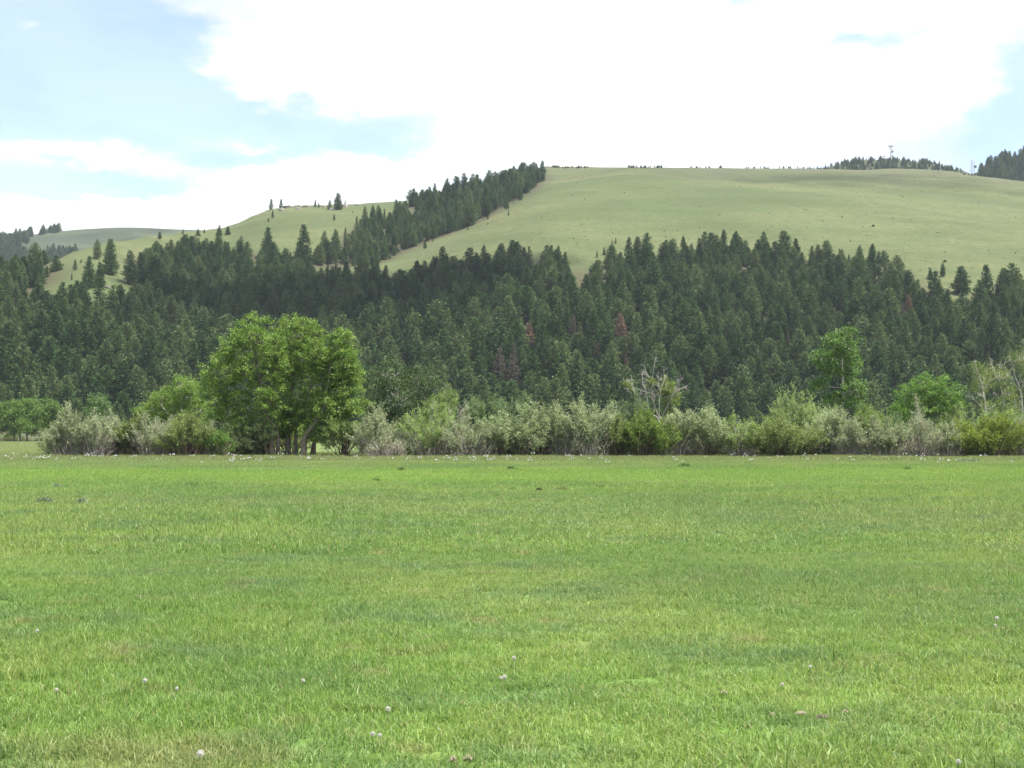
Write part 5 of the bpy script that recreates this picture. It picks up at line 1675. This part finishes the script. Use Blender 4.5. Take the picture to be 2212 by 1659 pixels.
# white wildflowers in the rough edge below the willows
FL = []
for s_ in range(3):
    g = np.random.default_rng(700 + s_)
    mb = MB()
    for k in range(3):
        bx, by = g.normal(0, 0.10, 2); h = g.uniform(0.16, 0.34)
        tube(mb, [(bx, by, 0), (bx * 1.3, by * 1.3, h)], 0.006, 3, 0.5, 1)
        d = norm(g.normal(size=(9, 3)) + np.array([0, 0, 0.3]))
        leaves(mb, np.tile([[bx * 1.3, by * 1.3, h]], (9, 1)), d, 0.042, 0.03, 0.5, 0.3, g)
    FL.append(mb.mesh('wildflower', [M['petal'], M['stalk']]))
g = np.random.default_rng(77)
yy = g.uniform(70, 98, 5200); xx = g.uniform(-0.46, 0.46, 5200) * yy
dn = fbm(xx / 3.2, yy / 2.2, 81, 3)
k = (dn > 0.50 + 0.12 * np.abs((yy - 88) / 14)) & (g.random(5200) < 0.09)
xx, yy = xx[k], yy[k]
m = len(xx)
sc_ = g.uniform(0.75, 1.3, m)
scatter('white_wildflowers', np.column_stack([xx, yy, np.zeros(m)]), np.column_stack([np.zeros(m), np.zeros(m), g.random(m) * 6.28]), np.column_stack([sc_, sc_, sc_]), g.integers(0, 3, m), FL, 'white wildflowers in the rough grass below the willows', 'wildflowers')

# ------------------------------------------------------------------ cloud that shades part of the hill, above the picture
def cloud(name, sx, sy, sz, ax, ay, az_, height, seed, label, n=150, rot=0.0, mat='cloud'):
    """a flat heap of puffs standing between the sun and the hillside at (sx, sy, sz)"""
    g = np.random.default_rng(seed)
    c = np.array([sx, sy, sz]) + SUN_DIR * ((height - sz) / SUN_DIR[2])
    ico = bpy.data.meshes.new('tmp')
    import bmesh
    bm = bmesh.new(); bmesh.ops.create_icosphere(bm, subdivisions=2, radius=1.0)
    iv = np.array([v.co[:] for v in bm.verts]); iff = np.array([[v.index for v in f.verts] for f in bm.faces]); bm.free()
    bpy.data.meshes.remove(ico)
    mb = MB()
    for k in range(n):
        th = g.random() * 6.28; r = g.random() ** 0.5
        edge = r ** 2
        s = (1 - 0.72 * edge) * g.uniform(0.55, 1.2)
        p = np.array([cos(th) * r * ax, sin(th) * r * ay, 0.0])
        p[:2] += g.normal(0, 10, 2)
        p = np.array([p[0] * cos(rot) - p[1] * sin(rot), p[0] * sin(rot) + p[1] * cos(rot), abs(g.normal(0, 0.5)) * az_ * (1 - edge)])
        q = iv * (1 + 0.18 * np.sin(iv[:, [1]] * 5 + k) * np.sin(iv[:, [0]] * 4 + k * 2)) * np.array([34, 30, 20]) * s
        mb.add(q + p, iff)
    o = link(name, mb.mesh(name, M[mat], True), None, c)
    return tag(o, label, 'cloud', kind='stuff')


M['cloud'] = white_mat('cloud_vapour', (0.93, 0.93, 0.93), 0.6)
_n, _l = M['cloud'].node_tree.nodes, M['cloud'].node_tree.links
_o = next(q for q in _n if q.type == 'OUTPUT_MATERIAL'); _s = _o.inputs['Surface'].links[0].from_socket
_t = _n.new('ShaderNodeBsdfTransparent'); _x = _n.new('ShaderNodeMixShader'); _x.inputs[0].default_value = 0.26
_l.new(_t.outputs[0], _x.inputs[1]); _l.new(_s, _x.inputs[2]); _l.new(_x.outputs[0], _o.inputs['Surface'])
M['thin_cloud'] = M['cloud'].copy()
M['thin_cloud'].name = 'thin_cloud_vapour'
[q for q in M['thin_cloud'].node_tree.nodes if q.type == 'MIX_SHADER'][-1].inputs[0].default_value = 0.05
cs = hit_hill([780, 1150], [640, 540])
cloud('cloud', cs[0][0], cs[0][1] - 14, cs[0][2], 90, 44, 30, 900, 5, 'cumulus cloud overhead shading the forest', 85, 0.05)
cr_ = hit_hill([1960], [392])[0]
cloud('cloud', cr_[0], cr_[1] + 10, cr_[2], 230, 60, 40, 980, 7, 'thin cloud overhead dimming the top of the bare hill', 95, 0.05, 'thin_cloud')
fl = np.array([-520.0, 1600.0, 250.0])
cloud('cloud', fl[0], fl[1], fl[2], 480, 260, 60, 1000, 8, 'broad cloud shading the distant hill', 420, 0.1, 'thin_cloud')

# ------------------------------------------------------------------ haze in the valley air
mh, N, Lk = new_mat('haze_air')
pv = N.new('ShaderNodeVolumePrincipled')
pv.inputs['Color'].default_value = (0.80, 0.88, 1.0, 1)
pv.inputs['Density'].default_value = HAZE
pv.inputs['Anisotropy'].default_value = 0.2
o = N.new('ShaderNodeOutputMaterial'); Lk.new(pv.outputs[0], o.inputs['Volume'])
mb = MB(); box(mb, (0, 4350, 149), (12200, 9500, 302))
tag(link('haze', mb.mesh('haze', mh)), 'thin blue summer haze in the valley air', 'haze', kind='stuff')
